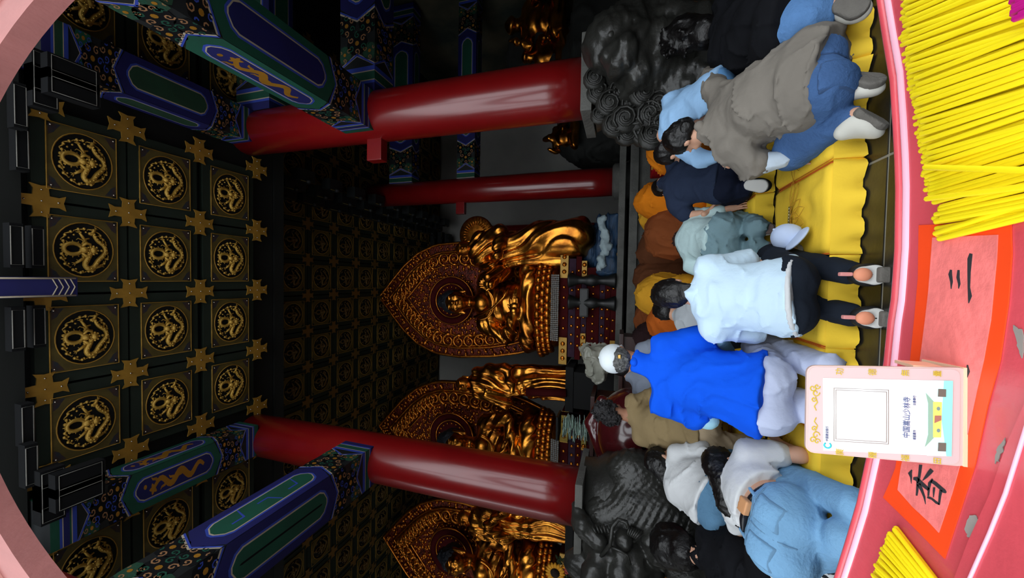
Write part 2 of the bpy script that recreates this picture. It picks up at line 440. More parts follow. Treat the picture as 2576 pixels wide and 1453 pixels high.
def coffer_base(hx, hy, lod=0):
    """green board with a gold square panel and a black disc let into it; opens downwards from z=0"""
    b = MB(); px, py = hx, hy
    b.box((0, 0, .03), (2*px, 2*py, .06), mi=0)
    fx, fy = hx*.74, hy*.74
    N = 32 if lod == 0 else 16
    ang = np.linspace(0, 2*PI, N+1)[:-1]+PI/N
    sq = [(fx*max(-1, min(1, 1.5*math.cos(a)*1/max(abs(math.cos(a)), abs(math.sin(a)))/1.5)), fy*max(-1, min(1, math.sin(a)/max(abs(math.cos(a)), abs(math.sin(a)))))) for a in ang]
    ci = [(fx*.86*math.cos(a), fy*.86*math.sin(a)) for a in ang]; z1 = -.02
    V = [(x, y, z1) for x, y in sq]+[(x, y, z1) for x, y in ci]+[(x, y, 0) for x, y in sq]+[(x, y, -.002) for x, y in ci]
    Fc = []
    for k in range(N):
        j = (k+1) % N; Fc += [(k, j, N+j, N+k), (k, 2*N+k, 2*N+j, j), (N+k, N+j, 3*N+j, 3*N+k)]
    b.add(V, Fc, 1); o = len(b.v)-N
    b.f.append(tuple(range(o, o+N))); b.mi.append(2); b.sm.append(False)
    # gilt rim of the disc and of the square
    b.tube([(x, y, z1) for x, y in ci], .006, 4, mi=3, closed=True, cap=False)
    b.tube([(fx*u, fy*v, z1) for u, v in ((-1, -1), (1, -1), (1, 1), (-1, 1))], .006, 4, mi=3, closed=True, cap=False)
    if lod == 0:   # painted corner sprays
        for sx_ in (-1, 1):
            for sy_ in (-1, 1):
                b.add([(sx_*fx*.95, sy_*fy*.95, z1-.001), (sx_*fx*.95, sy_*fy*.62, z1-.001), (sx_*fx*.8, sy_*fy*.74, z1-.001), (sx_*fx*.7, sy_*fy*.8, z1-.001), (sx_*fx*.6, sy_*fy*.95, z1-.001)], [(0, 1, 2, 3, 4)], 4)
    return b
M_SPRAY = mat('dark_corner_spray', (52, 34, 30), .7, var=1, vscale=30, col2=(26, 38, 48))
CO_M = [M_GREEN, M_DULL, M_BLACK, M_GOLDP, M_SPRAY]
def scaled(b, sx_, sy_, sz_=None):
    sz_ = (sx_+sy_)/2 if sz_ is None else sz_
    b.v = [(x*sx_, y*sy_, z*sz_) for x, y, z in b.v]; return b
PX, PY = .84, .655
HX, HY = PX/2-.012, PY/2-.012
me_c0 = coffer_base(HX, HY).mesh('coffer_panel', CO_M)
me_d0 = scaled(dragon_relief(0), HX*.74*.84, HY*.74*.84).mesh('dragon_relief', M_RELIEF)
me_s0 = MB().sph((0, 0, 0), .009, 6, 4).mesh('stud', M_STUD)
def cross_mesh(r, w, t=.014):
    b = MB(); arm = []
    for k in range(4):
        a = k*PI/2; c, s = math.cos(a), math.sin(a)
        for (u, v) in ((w, -w), (r*.72, -w*.9), (r, -w*1.35), (r*.9, 0), (r, w*1.35), (r*.72, w*.9)):
            arm.append((u*c-v*s, u*s+v*c))
    V = [(x, y, 0) for x, y in arm]+[(x, y, -t) for x, y in arm]; n = len(arm)
    tops = []
    for k in range(4):
        q = [6*k+i for i in range(6)]
        tops += [tuple(n+i for i in (q[0], q[1], q[2], q[3], q[4], q[5], (6*(k+1)) % n))]
    b.add(V, [t_[::-1] for t_ in tops]+[tuple(n+6*k for k in range(4))]+[(k, (k+1) % n, n+(k+1) % n, n+k) for k in range(n)], 0)
    return b
me_x0 = cross_mesh(.15, .05).mesh('cross_plate', M_GOLDP)
CX0 = 1.045
def coffer(parent, x, y, z, me_c, me_d, hx, hy, studs):
    c = link('coffer_panel', me_c, parent); c.location = (x, y, z)
    d = link('dragon_relief', me_d, c); d.location = (0, 0, -.004)
    if studs:
        for sx_ in (-1, 1):
            for sy_ in (-1, 1): s = link('stud', me_s0, c); s.location = (sx_*hx*.66, sy_*hy*.66, -.024)
    return c
def cross(parent, x, y, z, me, k):
    c = link('cross_plate', me, parent); c.location = (x, y, z)
    if k:
        for (u, v) in ((0, 0), (.1, 0), (-.1, 0), (0, .1), (0, -.1)): s = link('stud', me_s0, c); s.location = (u, v, -.016)
YR = [2.095, 2.745, 3.44]
xs_front = [CX0-k*.8393 for k in range(4)]+[2.56, 3.4, -2.9, -3.74, -4.58, -5.42]
for x in xs_front:
    for y in YR: coffer(ceil1, x, y, ZC1, me_c0, me_d0, HX, HY, True)
for x in [1.49, .62, -.22, -1.07, -1.9, 2.13, 2.98, -2.48, -3.32, -4.16]:
    for y in (1.83, 2.42, 3.085, 3.8): cross(ceil1, x, y, ZC1-.004, me_x0, True)
PX2, PY2 = .715, .675
me_c1 = coffer_base(PX2/2-.012, PY2/2-.012, 1).mesh('coffer_panel', CO_M)
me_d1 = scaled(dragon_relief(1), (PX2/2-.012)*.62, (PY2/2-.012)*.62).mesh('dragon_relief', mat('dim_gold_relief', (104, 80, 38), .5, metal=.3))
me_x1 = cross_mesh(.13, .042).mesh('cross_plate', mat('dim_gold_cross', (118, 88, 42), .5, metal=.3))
for i in range(-6, 13):
    x = -.045-i*PX2
    for j in range(10):
        y = 4.62+j*PY2
        if y > 11: continue
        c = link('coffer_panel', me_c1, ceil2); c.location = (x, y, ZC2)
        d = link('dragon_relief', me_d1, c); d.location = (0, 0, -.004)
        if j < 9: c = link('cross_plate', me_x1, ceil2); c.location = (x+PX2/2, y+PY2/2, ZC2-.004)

# bracket tiers along the right edge of the raised ceiling, and over the riser
M_DKBR = mat('dark_bracket_paint', (20, 24, 26), .6, var=.4, vscale=5)
def bracket_band(p0, p1, n, drop, parent, outdir):
    p0, p1 = A(*p0), A(*p1)
    for k in range(n):
        p = p0+(p1-p0)*(k+.5)/n; b = MB(); o = A(*outdir)
        L = np.linalg.norm(p1-p0)/n
        t = (p1-p0)/np.linalg.norm(p1-p0)
        for lv in range(3):
            c = p-A(0, 0, drop*(lv+.5)/3)+o*(.12*(2-lv))
            s = np.abs(t)*(L*(.8-.16*lv))+np.abs(o)*.2+A(0, 0, drop/3*.75)
            b.box(c, s, mi=0)
            b.tube([c-t*L*(.36-.07*lv)-A(0, 0, drop/8)+o*.11, c+t*L*(.36-.07*lv)-A(0, 0, drop/8)+o*.11], .008, 4, mi=1)
            b.sph(c+o*.1-A(0, 0, drop/7), (.05, .05, .045), 6, 4, mi=0)
        b.build('bracket', [M_DKBR, M_DULL], parent)
bracket_band((1.72, 4.6, 7.1), (1.72, 10.4, 7.1), 9, .8, ceil2, (-1, 0, 0))
bracket_band((-2.2, 10.7, 7.1), (1.6, 10.7, 7.1), 6, .6, ceil2, (0, -1, 0))
bracket_band((2.4, 4.4, 7.0), (5.6, 4.4, 7.0), 5, .9, ceil2, (0, -1, 0))

# ------------------------------------------------------------------ front bracket sets under the eave, white-lined
M_BRLINE = mat('bracket_white_line', (112, 110, 104), .7)
def lined_block(name, c, size, lined=(1, 0, 0)):
    b = MB(); c = A(*c); s = A(*size)/2; b.box(c, size, mi=0)
    z = c[2]-s[2]-.002
    pts = [(c[0]-s[0]*.86, c[1]-s[1]*.86, z), (c[0]+s[0]*.86, c[1]-s[1]*.86, z), (c[0]+s[0]*.86, c[1]+s[1]*.86, z), (c[0]-s[0]*.86, c[1]+s[1]*.86, z)]
    b.tube(pts, .0035, 4, mi=1, closed=True, cap=False)
    y = c[1]+s[1]+.002
    pts = [(c[0]-s[0]*.86, y, c[2]-s[2]*.8), (c[0]+s[0]*.86, y, c[2]-s[2]*.8), (c[0]+s[0]*.86, y, c[2]+s[2]*.8), (c[0]-s[0]*.86, y, c[2]+s[2]*.8)]
    b.tube(pts, .0035, 4, mi=1, closed=True, cap=False)
    return b.build(name, [P_BLACK, M_BRLINE], lint)
arm = MB().box((-.14, 1.62, 5.86), (.17, .62, .16), mi=0)
for s in (-1, 1): arm.tube([(-.14+s*.075, 1.32, 5.776), (-.14+s*.075, 1.92, 5.776)], .007, 4, mi=1)
for k in range(4): arm.tube([(-.215, 1.78+k*.035, 5.776), (-.14, 1.81+k*.035, 5.776), (-.065, 1.78+k*.035, 5.776)], .005, 4, mi=1)
arm.build('bracket_arm', [P_BLUE, P_WHITE], lint)
for xx, yy, zz in ((.2, 1.74, 5.92), (-.48, 1.74, 5.92), (.2, 1.6, 5.84), (-.48, 1.6, 5.84), (1.0, 1.66, 5.9), (-1.3, 1.66, 5.9), (1.32, 1.62, 5.8), (-1.62, 1.64, 5.8)):
    lined_block('bracket_arm', (xx, yy, zz), (.36, .07, .1))
for xx in (1.62, -1.96, 1.5, -1.84):
    lined_block('bracket_block', (xx, 1.72, 5.72), (.34, .14, .12)); lined_block('bracket_block', (xx+.04, 1.84, 5.6), (.2, .3, .1))

# ------------------------------------------------------------------ painted beams
def pattern(b, fn, L, wv, pal, kind, seed=0):
    """fn(u, v, k) -> point on the face at length u (0..L), cross position v (-1..1), paint layer k. pal: (field, edge, ground, inner, motif)"""
    F0, E0, G0, I0, MO = pal
    def poly(pts, mi, k): b.prism(pts, fn, k, k+.6, mi)
    def mirror(pts): return [(L-u, v) for u, v in pts][::-1]
    def both(pts, mi, k): poly(pts, mi, k); poly(mirror(pts), mi, k)
    W4 = 4
    fn0, LL = fn, L
    Q = min(1.0, L/3.4) if L < 3 else 1.0          # shorter beams carry a tighter pattern
    L = LL/Q; fn = lambda u, v, k: fn0(u*Q, v, k)
    # stripes at both ends
    u0 = 0
    for w, mi in ((.10*1, F0), (.03, E0), (.012, W4), (.07, G0), (.02, 2), (.012, W4), (.05, E0)):
        both([(u0, -1), (u0+w, -1), (u0+w, 1), (u0, 1)], mi, 1); u0 += w
    # pointed band
    a = u0; d = .14
    both([(a, -1), (a+.03, -1), (a+.03+d, 0), (a+.03, 1), (a, 1), (a+d*.9, 0)], W4, 2)
    both([(a, -1), (a+.02, -1), (a+.02+d, 0), (a+.02, 1), (a, 1), (a+d*.95, 0)], E0, 3)
    # scroll roses
    for side in (0, 1):
        for (cu, cv, R) in ((a+.28, 0, .14), (a+.17, .72, .1), (a+.17, -.72, .1), (a+.5, .62, .13), (a+.5, -.62, .13)):
            m = 6; hv = R/wv
            def T(u, v): return (L-u, v) if side else (u, v)
            circ = [T(cu+R*math.cos(t), np.clip(cv+hv*math.sin(t), -1, 1)) for t in np.linspace(0, 2*PI, 13)[:-1]]
            poly(circ if not side else circ[::-1], 7 if R > .12 else I0, 2)
            for k in range(m):
                t0 = 2*PI*k/m; cc = (cu+R*.68*math.cos(t0), R*.68*math.sin(t0))
                sp = spiral(cc, R*.3, 1.1, 9, t0)
                pts = [(p[0], cv+p[1]/wv) for p in sp]
                pts = [T(u, v) for u, v in pts if abs(v) < .98]
                if len(pts) > 2:
                    w = R*.05; lf = []; rt = []
                    for i, p in enumerate(pts):
                        q = np.array(pts[min(i+1, len(pts)-1)])-np.array(pts[max(i-1, 0)]); q = q*np.array([1, wv]); q /= np.linalg.norm(q)+1e-9
                        lf.append((p[0]-q[1]*w, p[1]+q[0]*w/wv)); rt.append((p[0]+q[1]*w, p[1]-q[0]*w/wv))
                    o = len(b.v); P3 = [fn(u, v, 3.6) for u, v in lf+rt]; n_ = len(lf)
                    b.add(P3, [(i, i+1, n_+i+1, n_+i) for i in range(n_-1)], 5 if k % 2 else (2 if seed else 1))
            if abs(cv) < .9: poly([T(cu+R*.2*math.cos(t), cv+hv*.2*math.sin(t)) for t in np.linspace(0, 2*PI, 9)[:-1]], 6, 4)
    # zig-zag between roses and the long panel
    e = a+.66
    zz = [(e, -1), (e+.02, -1), (e-.12+.02, 0), (e+.02, 1), (e, 1), (e-.12, 0)]
    both([(u-.02, v) for u, v in zz], W4, 3); both(zz, E0, 4)
    # long panel
    def hexa(e0, inset, vv): return [(e0+inset, -vv), (L-e0-inset, -vv), (L-e0-inset+.16, 0), (L-e0-inset, vv), (e0+inset, vv), (e0+inset-.16, 0)]
    poly(hexa(e+.05, 0, 1), F0, 2)
    poly([(e+.2, -.66), (L-e-.2, -.66), (L-e-.12, -.5), (L-e-.06, -.1), (L-e-.06, .1), (L-e-.12, .5), (L-e-.2, .66), (e+.2, .66), (e+.12, .5), (e+.06, .1), (e+.06, -.1), (e+.12, -.5)], E0, 3)
    poly([(e+.21, -.58), (L-e-.21, -.58), (L-e-.14, -.44), (L-e-.085, -.1), (L-e-.085, .1), (L-e-.14, .44), (L-e-.21, .58), (e+.21, .58), (e+.14, .44), (e+.085, .1), (e+.085, -.1), (e+.14, -.44)], W4, 4)
    poly([(e+.22, -.52), (L-e-.22, -.52), (L-e-.15, -.4), (L-e-.1, -.1), (L-e-.1, .1), (L-e-.15, .4), (L-e-.22, .52), (e+.22, .52), (e+.15, .4), (e+.1, .1), (e+.1, -.1), (e+.15, -.4)], G0, 5)
    u1, u2 = e+.2, L-e-.2
    if kind == 'dragon' and u2 > u1:
        def ribbon(cl, ws, mi, k):
            cl = np.array(cl); lf, rt = [], []
            for i in range(len(cl)):
                q = cl[min(i+1, len(cl)-1)]-cl[max(i-1, 0)]; q = q*np.array([1, wv]); q /= np.linalg.norm(q)+1e-9
                lf.append((cl[i, 0]-q[1]*ws[i], cl[i, 1]+q[0]*ws[i]/wv)); rt.append((cl[i, 0]+q[1]*ws[i], cl[i, 1]-q[0]*ws[i]/wv))
            b.add([fn(u, v, k) for u, v in lf+rt], [(i, i+1, len(lf)+i+1, len(lf)+i) for i in range(len(lf)-1)], mi)
        t = np.linspace(0, 1, 26); m = max(1, round((u2-u1)/.55))
        cl = np.stack([u1+(u2-u1)*(.06+.8*t), .26*np.sin(t*2*PI*1.3*m)], 1)
        ribbon(cl, .02+.02*np.sin(PI*t), 6, 6.2)
        for k in range(3, 24, 4):
            p = cl[k]; s = 1 if (k//4) % 2 else -1
            ribbon([p, (p[0]+.03, p[1]+s*.16), (p[0]+.08, p[1]+s*.2), (p[0]+.1, p[1]+s*.32)], [.02, .016, .012, .004], 6, 6.4)
        p = cl[-1]; poly([(p[0]+.05*math.cos(t_)*(1+.3*math.cos(5*t_)), p[1]+.05/wv*math.sin(t_)*(1+.3*math.cos(5*t_))) for t_ in np.linspace(0, 2*PI, 21)[:-1]], 6, 6)
        poly([(u2-.03+.025*math.cos(t_), .1+.025/wv*math.sin(t_)) for t_ in np.linspace(0, 2*PI, 10)[:-1]], 6, 6)
    elif kind == 'line':
        poly([(u1, -.04), (u2, -.04), (u2+.03, 0), (u2, .04), (u1, .04), (u1-.03, 0)], 7, 6)
    elif kind == 'hex' and u2 > u1:
        m = max(2, int((u2-u1)/.34))
        for k in range(m):
            p = u1+(u2-u1)*(k+.5)/m; s = 1 if k % 2 else -1
            o = [(p-.1, -.5*s), (p-.085, -.5*s), (p-.03, .1*s), (p+.1, .1*s), (p+.1, .18*s), (p-.045, .18*s)]
            poly(o if s > 0 else o[::-1], 1, 6)
def painted_beam(name, x0, x1, y0, y1, z0, z1, axis, pals, kinds, label, hang):
    root = MB().box(((x0+x1)/2, (y0+y1)/2, (z0+z1)/2), (x1-x0, y1-y0, z1-z0)).build(name, M_DKBR, None, loc=((x0+x1)/2, (y0+y1)/2, z0), label=label, cat='painted beam', group='painted roof beams')
    e = .0012
    if axis == 'y':
        L = y1-y0; faces = [('bottom', lambda u, v, k: (x0+(x1-x0)*(v+1)/2, y1-u, z0-e*k-.0005), (x1-x0)/2),
                            ('west', lambda u, v, k: (x0-e*k-.0005, y1-u, z0+(z1-z0)*(1+v)/2), (z1-z0)/2), ('east', lambda u, v, k: (x1+e*k+.0005, y1-u, z0+(z1-z0)*(1+v)/2), (z1-z0)/2)]
    else:
        L = x1-x0; faces = [('bottom', lambda u, v, k: (x0+u, y0+(y1-y0)*(v+1)/2, z0-e*k-.0005), (y1-y0)/2),
                            ('front', lambda u, v, k: (x0+u, y0-e*k-.0005, z0+(z1-z0)*(1+v)/2), (z1-z0)/2)]
    for i, (nm, fn, wv) in enumerate(faces):
        b = MB(); pattern(b, fn, L, wv, pals[i > 0], kinds[min(i, 1)], i)
        b.build('painted_face', PAINT, root)
    return root
PB = (0, 1, 2, 3, 6); PG = (2, 1, 0, 3, 6); PD = (0, 1, 3, 2, 6)
ZU = 5.72; ZL = 4.2
painted_beam('painted_beam', 1.72, 2.12, 1.72, 3.5, ZU, 6.06, 'y', (PD, PD), ('plain', 'plain'), 'upper painted beam with a plain green panel, behind the column with the seated stone lion', 0)
painted_beam('painted_beam', -2.42, -2.02, 1.72, 3.55, ZU, 6.06, 'y', (PG, PG), ('dragon', 'dragon'), 'upper painted beam with a golden dragon on a dark blue panel', 0)
painted_beam('painted_beam', 1.68, 2.12, 1.2, 3.5, ZL-.33, ZL+.06, 'y', (PG, PG), ('plain', 'dragon'), 'lower painted beam with tan clouds beside a long dark blue panel', 0)
painted_beam('painted_beam', -2.5, -2.04, 1.2, 3.6, ZL-.3, ZL+.12, 'y', (PB, PB), ('line', 'hex'), 'lower painted beam with a long green panel split by a dark line', 0)
# cross beams running to the right from the columns
painted_beam('painted_beam', 2.12, 6.2, 3.5, 3.84, 3.86, 4.34, 'x', (PB, PB), ('plain', 'plain'), 'dim lower cross beam running right from the lion column', 0)
painted_beam('painted_beam', 2.12, 6.2, 3.5, 3.84, 5.45, 6.02, 'x', (PB, PB), ('plain', 'plain'), 'dim upper cross beam running right from the lion column', 0)
painted_beam('painted_beam', 2.05, 6.2, 7.2, 7.5, 5.75, 6.35, 'x', (PB, PB), ('plain', 'plain'), 'upper cross beam behind the rear red column', 0)
painted_beam('painted_beam', 2.05, 6.2, 7.2, 7.5, 4.2, 4.62, 'x', (PB, PB), ('plain', 'plain'), 'lower cross beam behind the rear red column', 0)

# ------------------------------------------------------------------ columns
def column(x, y, r, z0, z1, label, stub):
    b = MB().lathe((x, y, 0), [(r*.98, z0), (r, z0+.4), (r*.985, z0+2.5), (r*.93, z1)], 40)
    o = b.build('red_column', M_RED, loc=(x, y, z0), label=label, cat='column')
    if stub:
        sd, zz = stub
        MB().box((x+sd*(r+.09), y, zz), (.3, .12, .2)).build('tenon', M_RED, o, bevel=.01)
    return o
column(1.905, 3.67, .285, 1.5, 6.06, 'thick glossy red column standing on the plinth with the seated stone lion', (-1, 3.95))
column(-2.265, 3.75, .285, 1.45, 6.06, 'thick glossy red column standing on the plinth with the stone dragon head', None)
column(1.93, 7.3, .275, 1.32, 6.9, 'slimmer red column on a plain stone drum behind the lion column', (-1, 4.55))
column(1.5, 10.3, .12, 1.25, 5.4, 'thin dim red post standing beside the wave painting', None)
# plain stone drum of the rear column
d = MB().lathe((1.93, 7.3, 0), [(.3, 0), (.33, .05), (.33, .5), (.3, .54), (.3, .98), (.34, 1.02), (.34, 1.28), (.3, 1.32), (.26, 1.32)], 28)
d.build('stone_drum', M_STONE, loc=(1.93, 7.3, 0), label='plain round stone drum under the slimmer rear red column', cat='column base')
# ================================================================== people
def unit(v): v = np.array(v, float); return v/(np.linalg.norm(v)+1e-12)
def _hs(s, pt, nrm): s.p.append(('h', np.array(pt, float), unit(nrm), 'x')); return s
Solid.half = _hs
_bb0 = Solid._bb
def _bb2(s, q):
    if q[0] == 'h': return q[1], q[1], 0
    return _bb0(s, q)
Solid._bb = _bb2
_mesh0 = Solid.mesh
def _mesh2(s, h, inflate=0.0, disp=None):
    """stages: solids before each half-space are trimmed by it, later ones are blended on afterwards"""
    if not any(q[0] == 'h' for q in s.p): return _mesh0(s, h, inflate, disp)
    us = [_bb0(s, q) for q in s.p if q[0] != 'h' and q[-1] == 'u']
    lo = np.min([b[0] for b in us], 0)-4*h-inflate-.015; hi = np.max([b[1] for b in us], 0)+4*h+inflate+.015
    N = np.ceil((hi-lo)/h).astype(int)+1; D = np.full(N, .3, np.float32)
    ax = [lo[i]+h*np.arange(N[i]) for i in range(3)]
    G = np.stack(np.meshgrid(*ax, indexing='ij'), -1).astype(np.float32)
    for q in s.p:
        if q[0] == 'h':
            D = np.maximum(D, ((G-q[1])@q[2]).astype(np.float32)); continue
        bl, bh, k = _bb0(s, q); m = max(k, 0)*1.5+3*h+inflate+.02
        i0 = np.clip(((bl-m-lo)/h).astype(int), 0, N-1); i1 = np.clip(((bh+m-lo)/h).astype(int)+2, 1, N)
        sl = tuple(slice(a, b) for a, b in zip(i0, i1)); P = G[sl]
        if q[0] == 'c':
            _, a, b, ra, rb, k, op = q; ba = b-a; t = np.clip(((P-a)@ba)/max(ba@ba, 1e-12), 0, 1)
            d = np.linalg.norm(P-a-t[..., None]*ba, axis=-1)-(ra+(rb-ra)*t)
        elif q[0] == 'e':
            _, c, r, R, k, op = q; L = (P-c)@R.T; k0 = np.linalg.norm(L/r, axis=-1); k1 = np.linalg.norm(L/(r*r), axis=-1)
            d = k0*(k0-1)/np.maximum(k1, 1e-6)
        else:
            _, c, hh, R, rr, k, op = q; L = np.abs((P-c)@R.T)-hh
            d = np.linalg.norm(np.maximum(L, 0), axis=-1)+np.minimum(L.max(-1), 0)-rr
        d = d.astype(np.float32)-inflate; C = D[sl]
        if op == 'u':
            if k > 0:
                t = np.clip(.5+.5*(C-d)/k, 0, 1); D[sl] = C+(d-C)*t-k*t*(1-t)
            else: D[sl] = np.minimum(C, d)
        else: D[sl] = np.maximum(C, -d)
    if disp is not None:
        msk = np.abs(D) < .06; D[msk] += disp(G[msk]).astype(np.float32)
    return nets(D, lo, h)
Solid.mesh = _mesh2

SKIN = mat('skin_warm', (206, 158, 132), .55, var=.08, vscale=12, spec=.35)
SKIN2 = mat('skin_tanned', (158, 112, 88), .55, var=.1, vscale=12, spec=.35)
HAIR = mat('black_hair', (14, 12, 12), .4, var=.3, vscale=40, bump=.22, bscale=70, spec=.5, stretch=(1, 1, 1))
def head_solid(s, c, f, u, sc=1.0):
    """skull, jaw, nose, ears, brow and lips; f = where the face looks, u = crown"""
    f = unit(f); u = unit(u-f*(np.dot(u, f))); x = np.cross(f, u); R = np.stack([x, f, u]); L = lambda a, b, d: c+sc*(a*x+b*f+d*u)
    s.ell(L(0, -.012, .022), np.array([.074, .094, .09])*sc, R, .02)
    s.ell(L(0, .03, -.05), np.array([.056, .062, .062])*sc, R, .03)
    s.ell(L(0, .075, -.098), np.array([.026, .022, .018])*sc, R, .03)
    s.cap(L(0, .09, .0), L(0, .112, -.034), .008*sc, .015*sc, .015)
    for q in (-1, 1):
        s.ell(L(q*.077, -.008, -.012), np.array([.012, .022, .033])*sc, R, .006)
        s.ell(L(q*.032, .086, .016), np.array([.022, .012, .008])*sc, R, .012)
        s.ell(L(q*.035, .078, -.03), np.array([.024, .02, .02])*sc, R, .02)
    s.ell(L(0, .094, -.068), np.array([.022, .012, .009])*sc, R, .008)
    return s
def hand_mesh(w, d, n, side, sc=1.0, curl=.5):
    """palm and five fingers from wrist w along d; n = back of the hand; side=+1 thumb towards cross(d, n)"""
    d = unit(d); n = unit(np.array(n)-d*np.dot(n, d)); x = np.cross(d, n); s = Solid(); R = np.stack([x, n, d])
    s.ell(w+d*.045*sc, np.array([.04, .016, .052])*sc, R, .01); s.cap(w-d*.035*sc, w+d*.02*sc, .026*sc, .024*sc, .02)
    for i, (o, l) in enumerate(((-.031, .058), (-.011, .07), (.011, .075), (.031, .066))):
        o = -o*side; b = w+d*.088*sc+x*o*sc; a = unit(d+x*o*2.2); m = b+a*l*.5*sc-n*curl*.012*sc; e = m+unit(a-n*curl)*l*.5*sc
        s.chain([b-a*.02*sc, b, m, e], [.0085*sc, .0085*sc, .0078*sc, .0062*sc], .004)
    b = w+d*.03*sc-x*.03*side*sc*-1; t = unit(d*.7+x*side*.75); m = b+t*.045*sc; s.chain([b, m, m+unit(t+d*.5-n*.3)*.032*sc], [.013*sc, .0105*sc, .008*sc], .008)
    return s.mesh(.0055)
def join_np(parts):
    V = []; Q = []; o = 0
    for v, q in parts: V.append(v); Q.append(q+o); o += len(v)
    return np.concatenate(V), np.concatenate(Q)
def child(par, name, S, m, h=.013, inflate=0, disp=None, label=None):
    if not isinstance(S, Solid): V, Q = S
    else: V, Q = S.mesh(h, inflate, disp)
    o = link(name, mesh_np(name, V-worldloc(par), Q, m), par)
    if label: o['label'] = label
    return o
def figure(label, J, fdir, udir, skin=SKIN, g=1.0, h=.014, hands=True, sc=1.0, group=None, hn=(0, 0, 1), cat='person', palm=None):
    """one continuous body from joints; returns (root, J with helper axes)"""
    x = unit(J['sR']-J['sL']); z = unit(J['nck']-J['pel']); y = np.cross(z, x); R = np.stack([x, y, z])
    J['x'], J['y'], J['z'], J['R'] = x, y, z, R
    zl = unit(J['che']-J['pel']); J['hL'] = J['pel']-x*.085*g; J['hR'] = J['pel']+x*.085*g
    s = Solid()
    s.ell(J['pel'], (.15*g, .11*g, .11), R, .05); s.ell((J['pel']+J['che'])/2, (.125*g, .095*g, .15), R, .06); s.ell(J['che'], (.15*g, .1*g, .16), R, .06)
    s.cap(J['sL'], J['sR'], .05, .05, .06); s.cap(J['che']+.1*z, J['nck'], .07, .052, .05); s.cap(J['nck'], J['hed']-unit(udir)*.03*sc, .052, .05, .03)
    for q in 'LR':
        s.chain([J['s'+q], J['e'+q], J['w'+q]], [.048*g, .038*g, .026], .03)
        s.chain([J['h'+q], J['k'+q], J['a'+q]], [.088*g, .056*g, .036], .04)
        if 't'+q in J: s.cap(J['a'+q], J['a'+q]+(J['t'+q]-J['a'+q])*.35, .03, .016, .02)
    head_solid(s, J['hed'], fdir, udir, sc)
    parts = [s.mesh(h)]
    if hands:
        for q, sd in (('L', -1), ('R', 1)):
            d = J['w'+q]-J['e'+q]; nn = hn
            if 'f'+q in J: d = J['f'+q]-J['w'+q]
            parts.append(hand_mesh(J['w'+q], d, nn, -sd))
    V, Q = join_np(parts); base = np.array([J['pel'][0], J['pel'][1], max(0, V[:, 2].min())])
    o = link('person', mesh_np('person', V-base, Q, skin)); o.location = base
    tag(o, label, cat, group)
    J['o'] = o
    return o
def top_solid(J, g=1.0, sleeve=1.0, hem=.1, arm=.056, cut_neck=True, loose=1.0, cuff=None, belly=0):
    """shirt: trunk trimmed at the hem, then sleeves; sleeve counts 1 at the elbow and 2 at the wrist"""
    s = Solid(); R = J['R']; z = unit(J['che']-J['pel']); p = J['pel']; J['hem'] = hem
    s.ell(p-J['y']*.03*g-z*.04, (.182*g*loose, .125*g*loose+.012, .17), R, .04)
    s.ell(p-z*.02, (.175*g*loose, .135*g*loose, .17), R, .05); s.ell((p+J['che'])/2, (.16*g*loose, .125*g*loose+belly, .2), R, .08)
    s.ell(J['che'], (.178*g, .128*g, .18), R, .08); s.cap(J['sL'], J['sR'], .066, .066, .07); s.cap(J['che']+.1*z, J['nck']-unit(J['nck']-J['che'])*.01, .09, .06, .05)
    s.half(p-z*hem, -z)
    nz = unit(J['hed']-J['nck']); s.half(J['nck']+nz*.012, nz)
    for q in 'LR':
        S_, E_, W_ = J['s'+q], J['e'+q], J['w'+q]
        if sleeve <= 1: s.cap(S_, S_+(E_-S_)*sleeve, .066*g, arm*g, .04)
        else:
            s.cap(S_, E_, .066*g, arm*g, .04); s.cap(E_, E_+(W_-E_)*(sleeve-1), arm*g, arm*.78*g, .03)
    return s
def trouser_solid(J, g=1.0, leg=.95, thick=1.0, seat=1.0, flare=1.0, waist=None):
    s = Solid(); R = J['R']; z = unit(J['che']-J['pel']); p = J['pel']; x = J['x']; y = J['y']
    s.ell(p, (.168*g*seat, .13*g*seat, .13), R, .05)
    for d in (-1, 1): s.ell(p+x*d*.08*g-y*.035*g-z*.03, .115*g*seat, None, .05)
    if waist is None: waist = .035-J.get('hem', .1)
    s.half(p+z*waist, z)
    for q, d in (('L', -1), ('R', 1)):
        A_ = J['k'+q]+(J['a'+q]-J['k'+q])*leg; hp = J['h'+q]-z*.05
        s.cap(hp, J['k'+q], .1*g*thick, .076*g*thick, .04); s.cap(J['k'+q], A_, .074*g*thick, .054*thick*flare, .018)
    return s
def denim_detail(par, mk, J, m, g=1.0, pockets=True, pz=-.06):
    z = unit(J['che']-J['pel']); x = J['x']; y = J['y']; p = J['pel']
    dk = mat(m.name+'_stitched', tuple(c*.62 for c in m.node_tree.nodes['Principled BSDF'].inputs['Base Color'].default_value[:3])+(1,), .9)
    def patch2(c, hx, hz, inf, name, mm):
        s = mk(); cc = p+x*c[0]+z*c[1]
        for a, h_ in ((x, hx), (z, hz)):
            s.half(cc+a*h_, a); s.half(cc-a*h_, -a)
        s.half(p-y*.02, y); V, Q = s.mesh(.0085, inf)
        return child(par, name, (V, Q), mm) if len(Q) else None
    if pockets:
        for d in (-1, 1):
            a = patch2((d*.085*g, pz), .058*g, .062, .005, 'back_pocket', dk); patch2((d*.085*g, pz), .053*g, .057, .008, 'back_pocket', m)
    patch2((0, -.06), .005, .09, .005, 'centre_seam', dk); patch2((0, .012), .2*g, .005, .005, 'yoke_seam', dk)
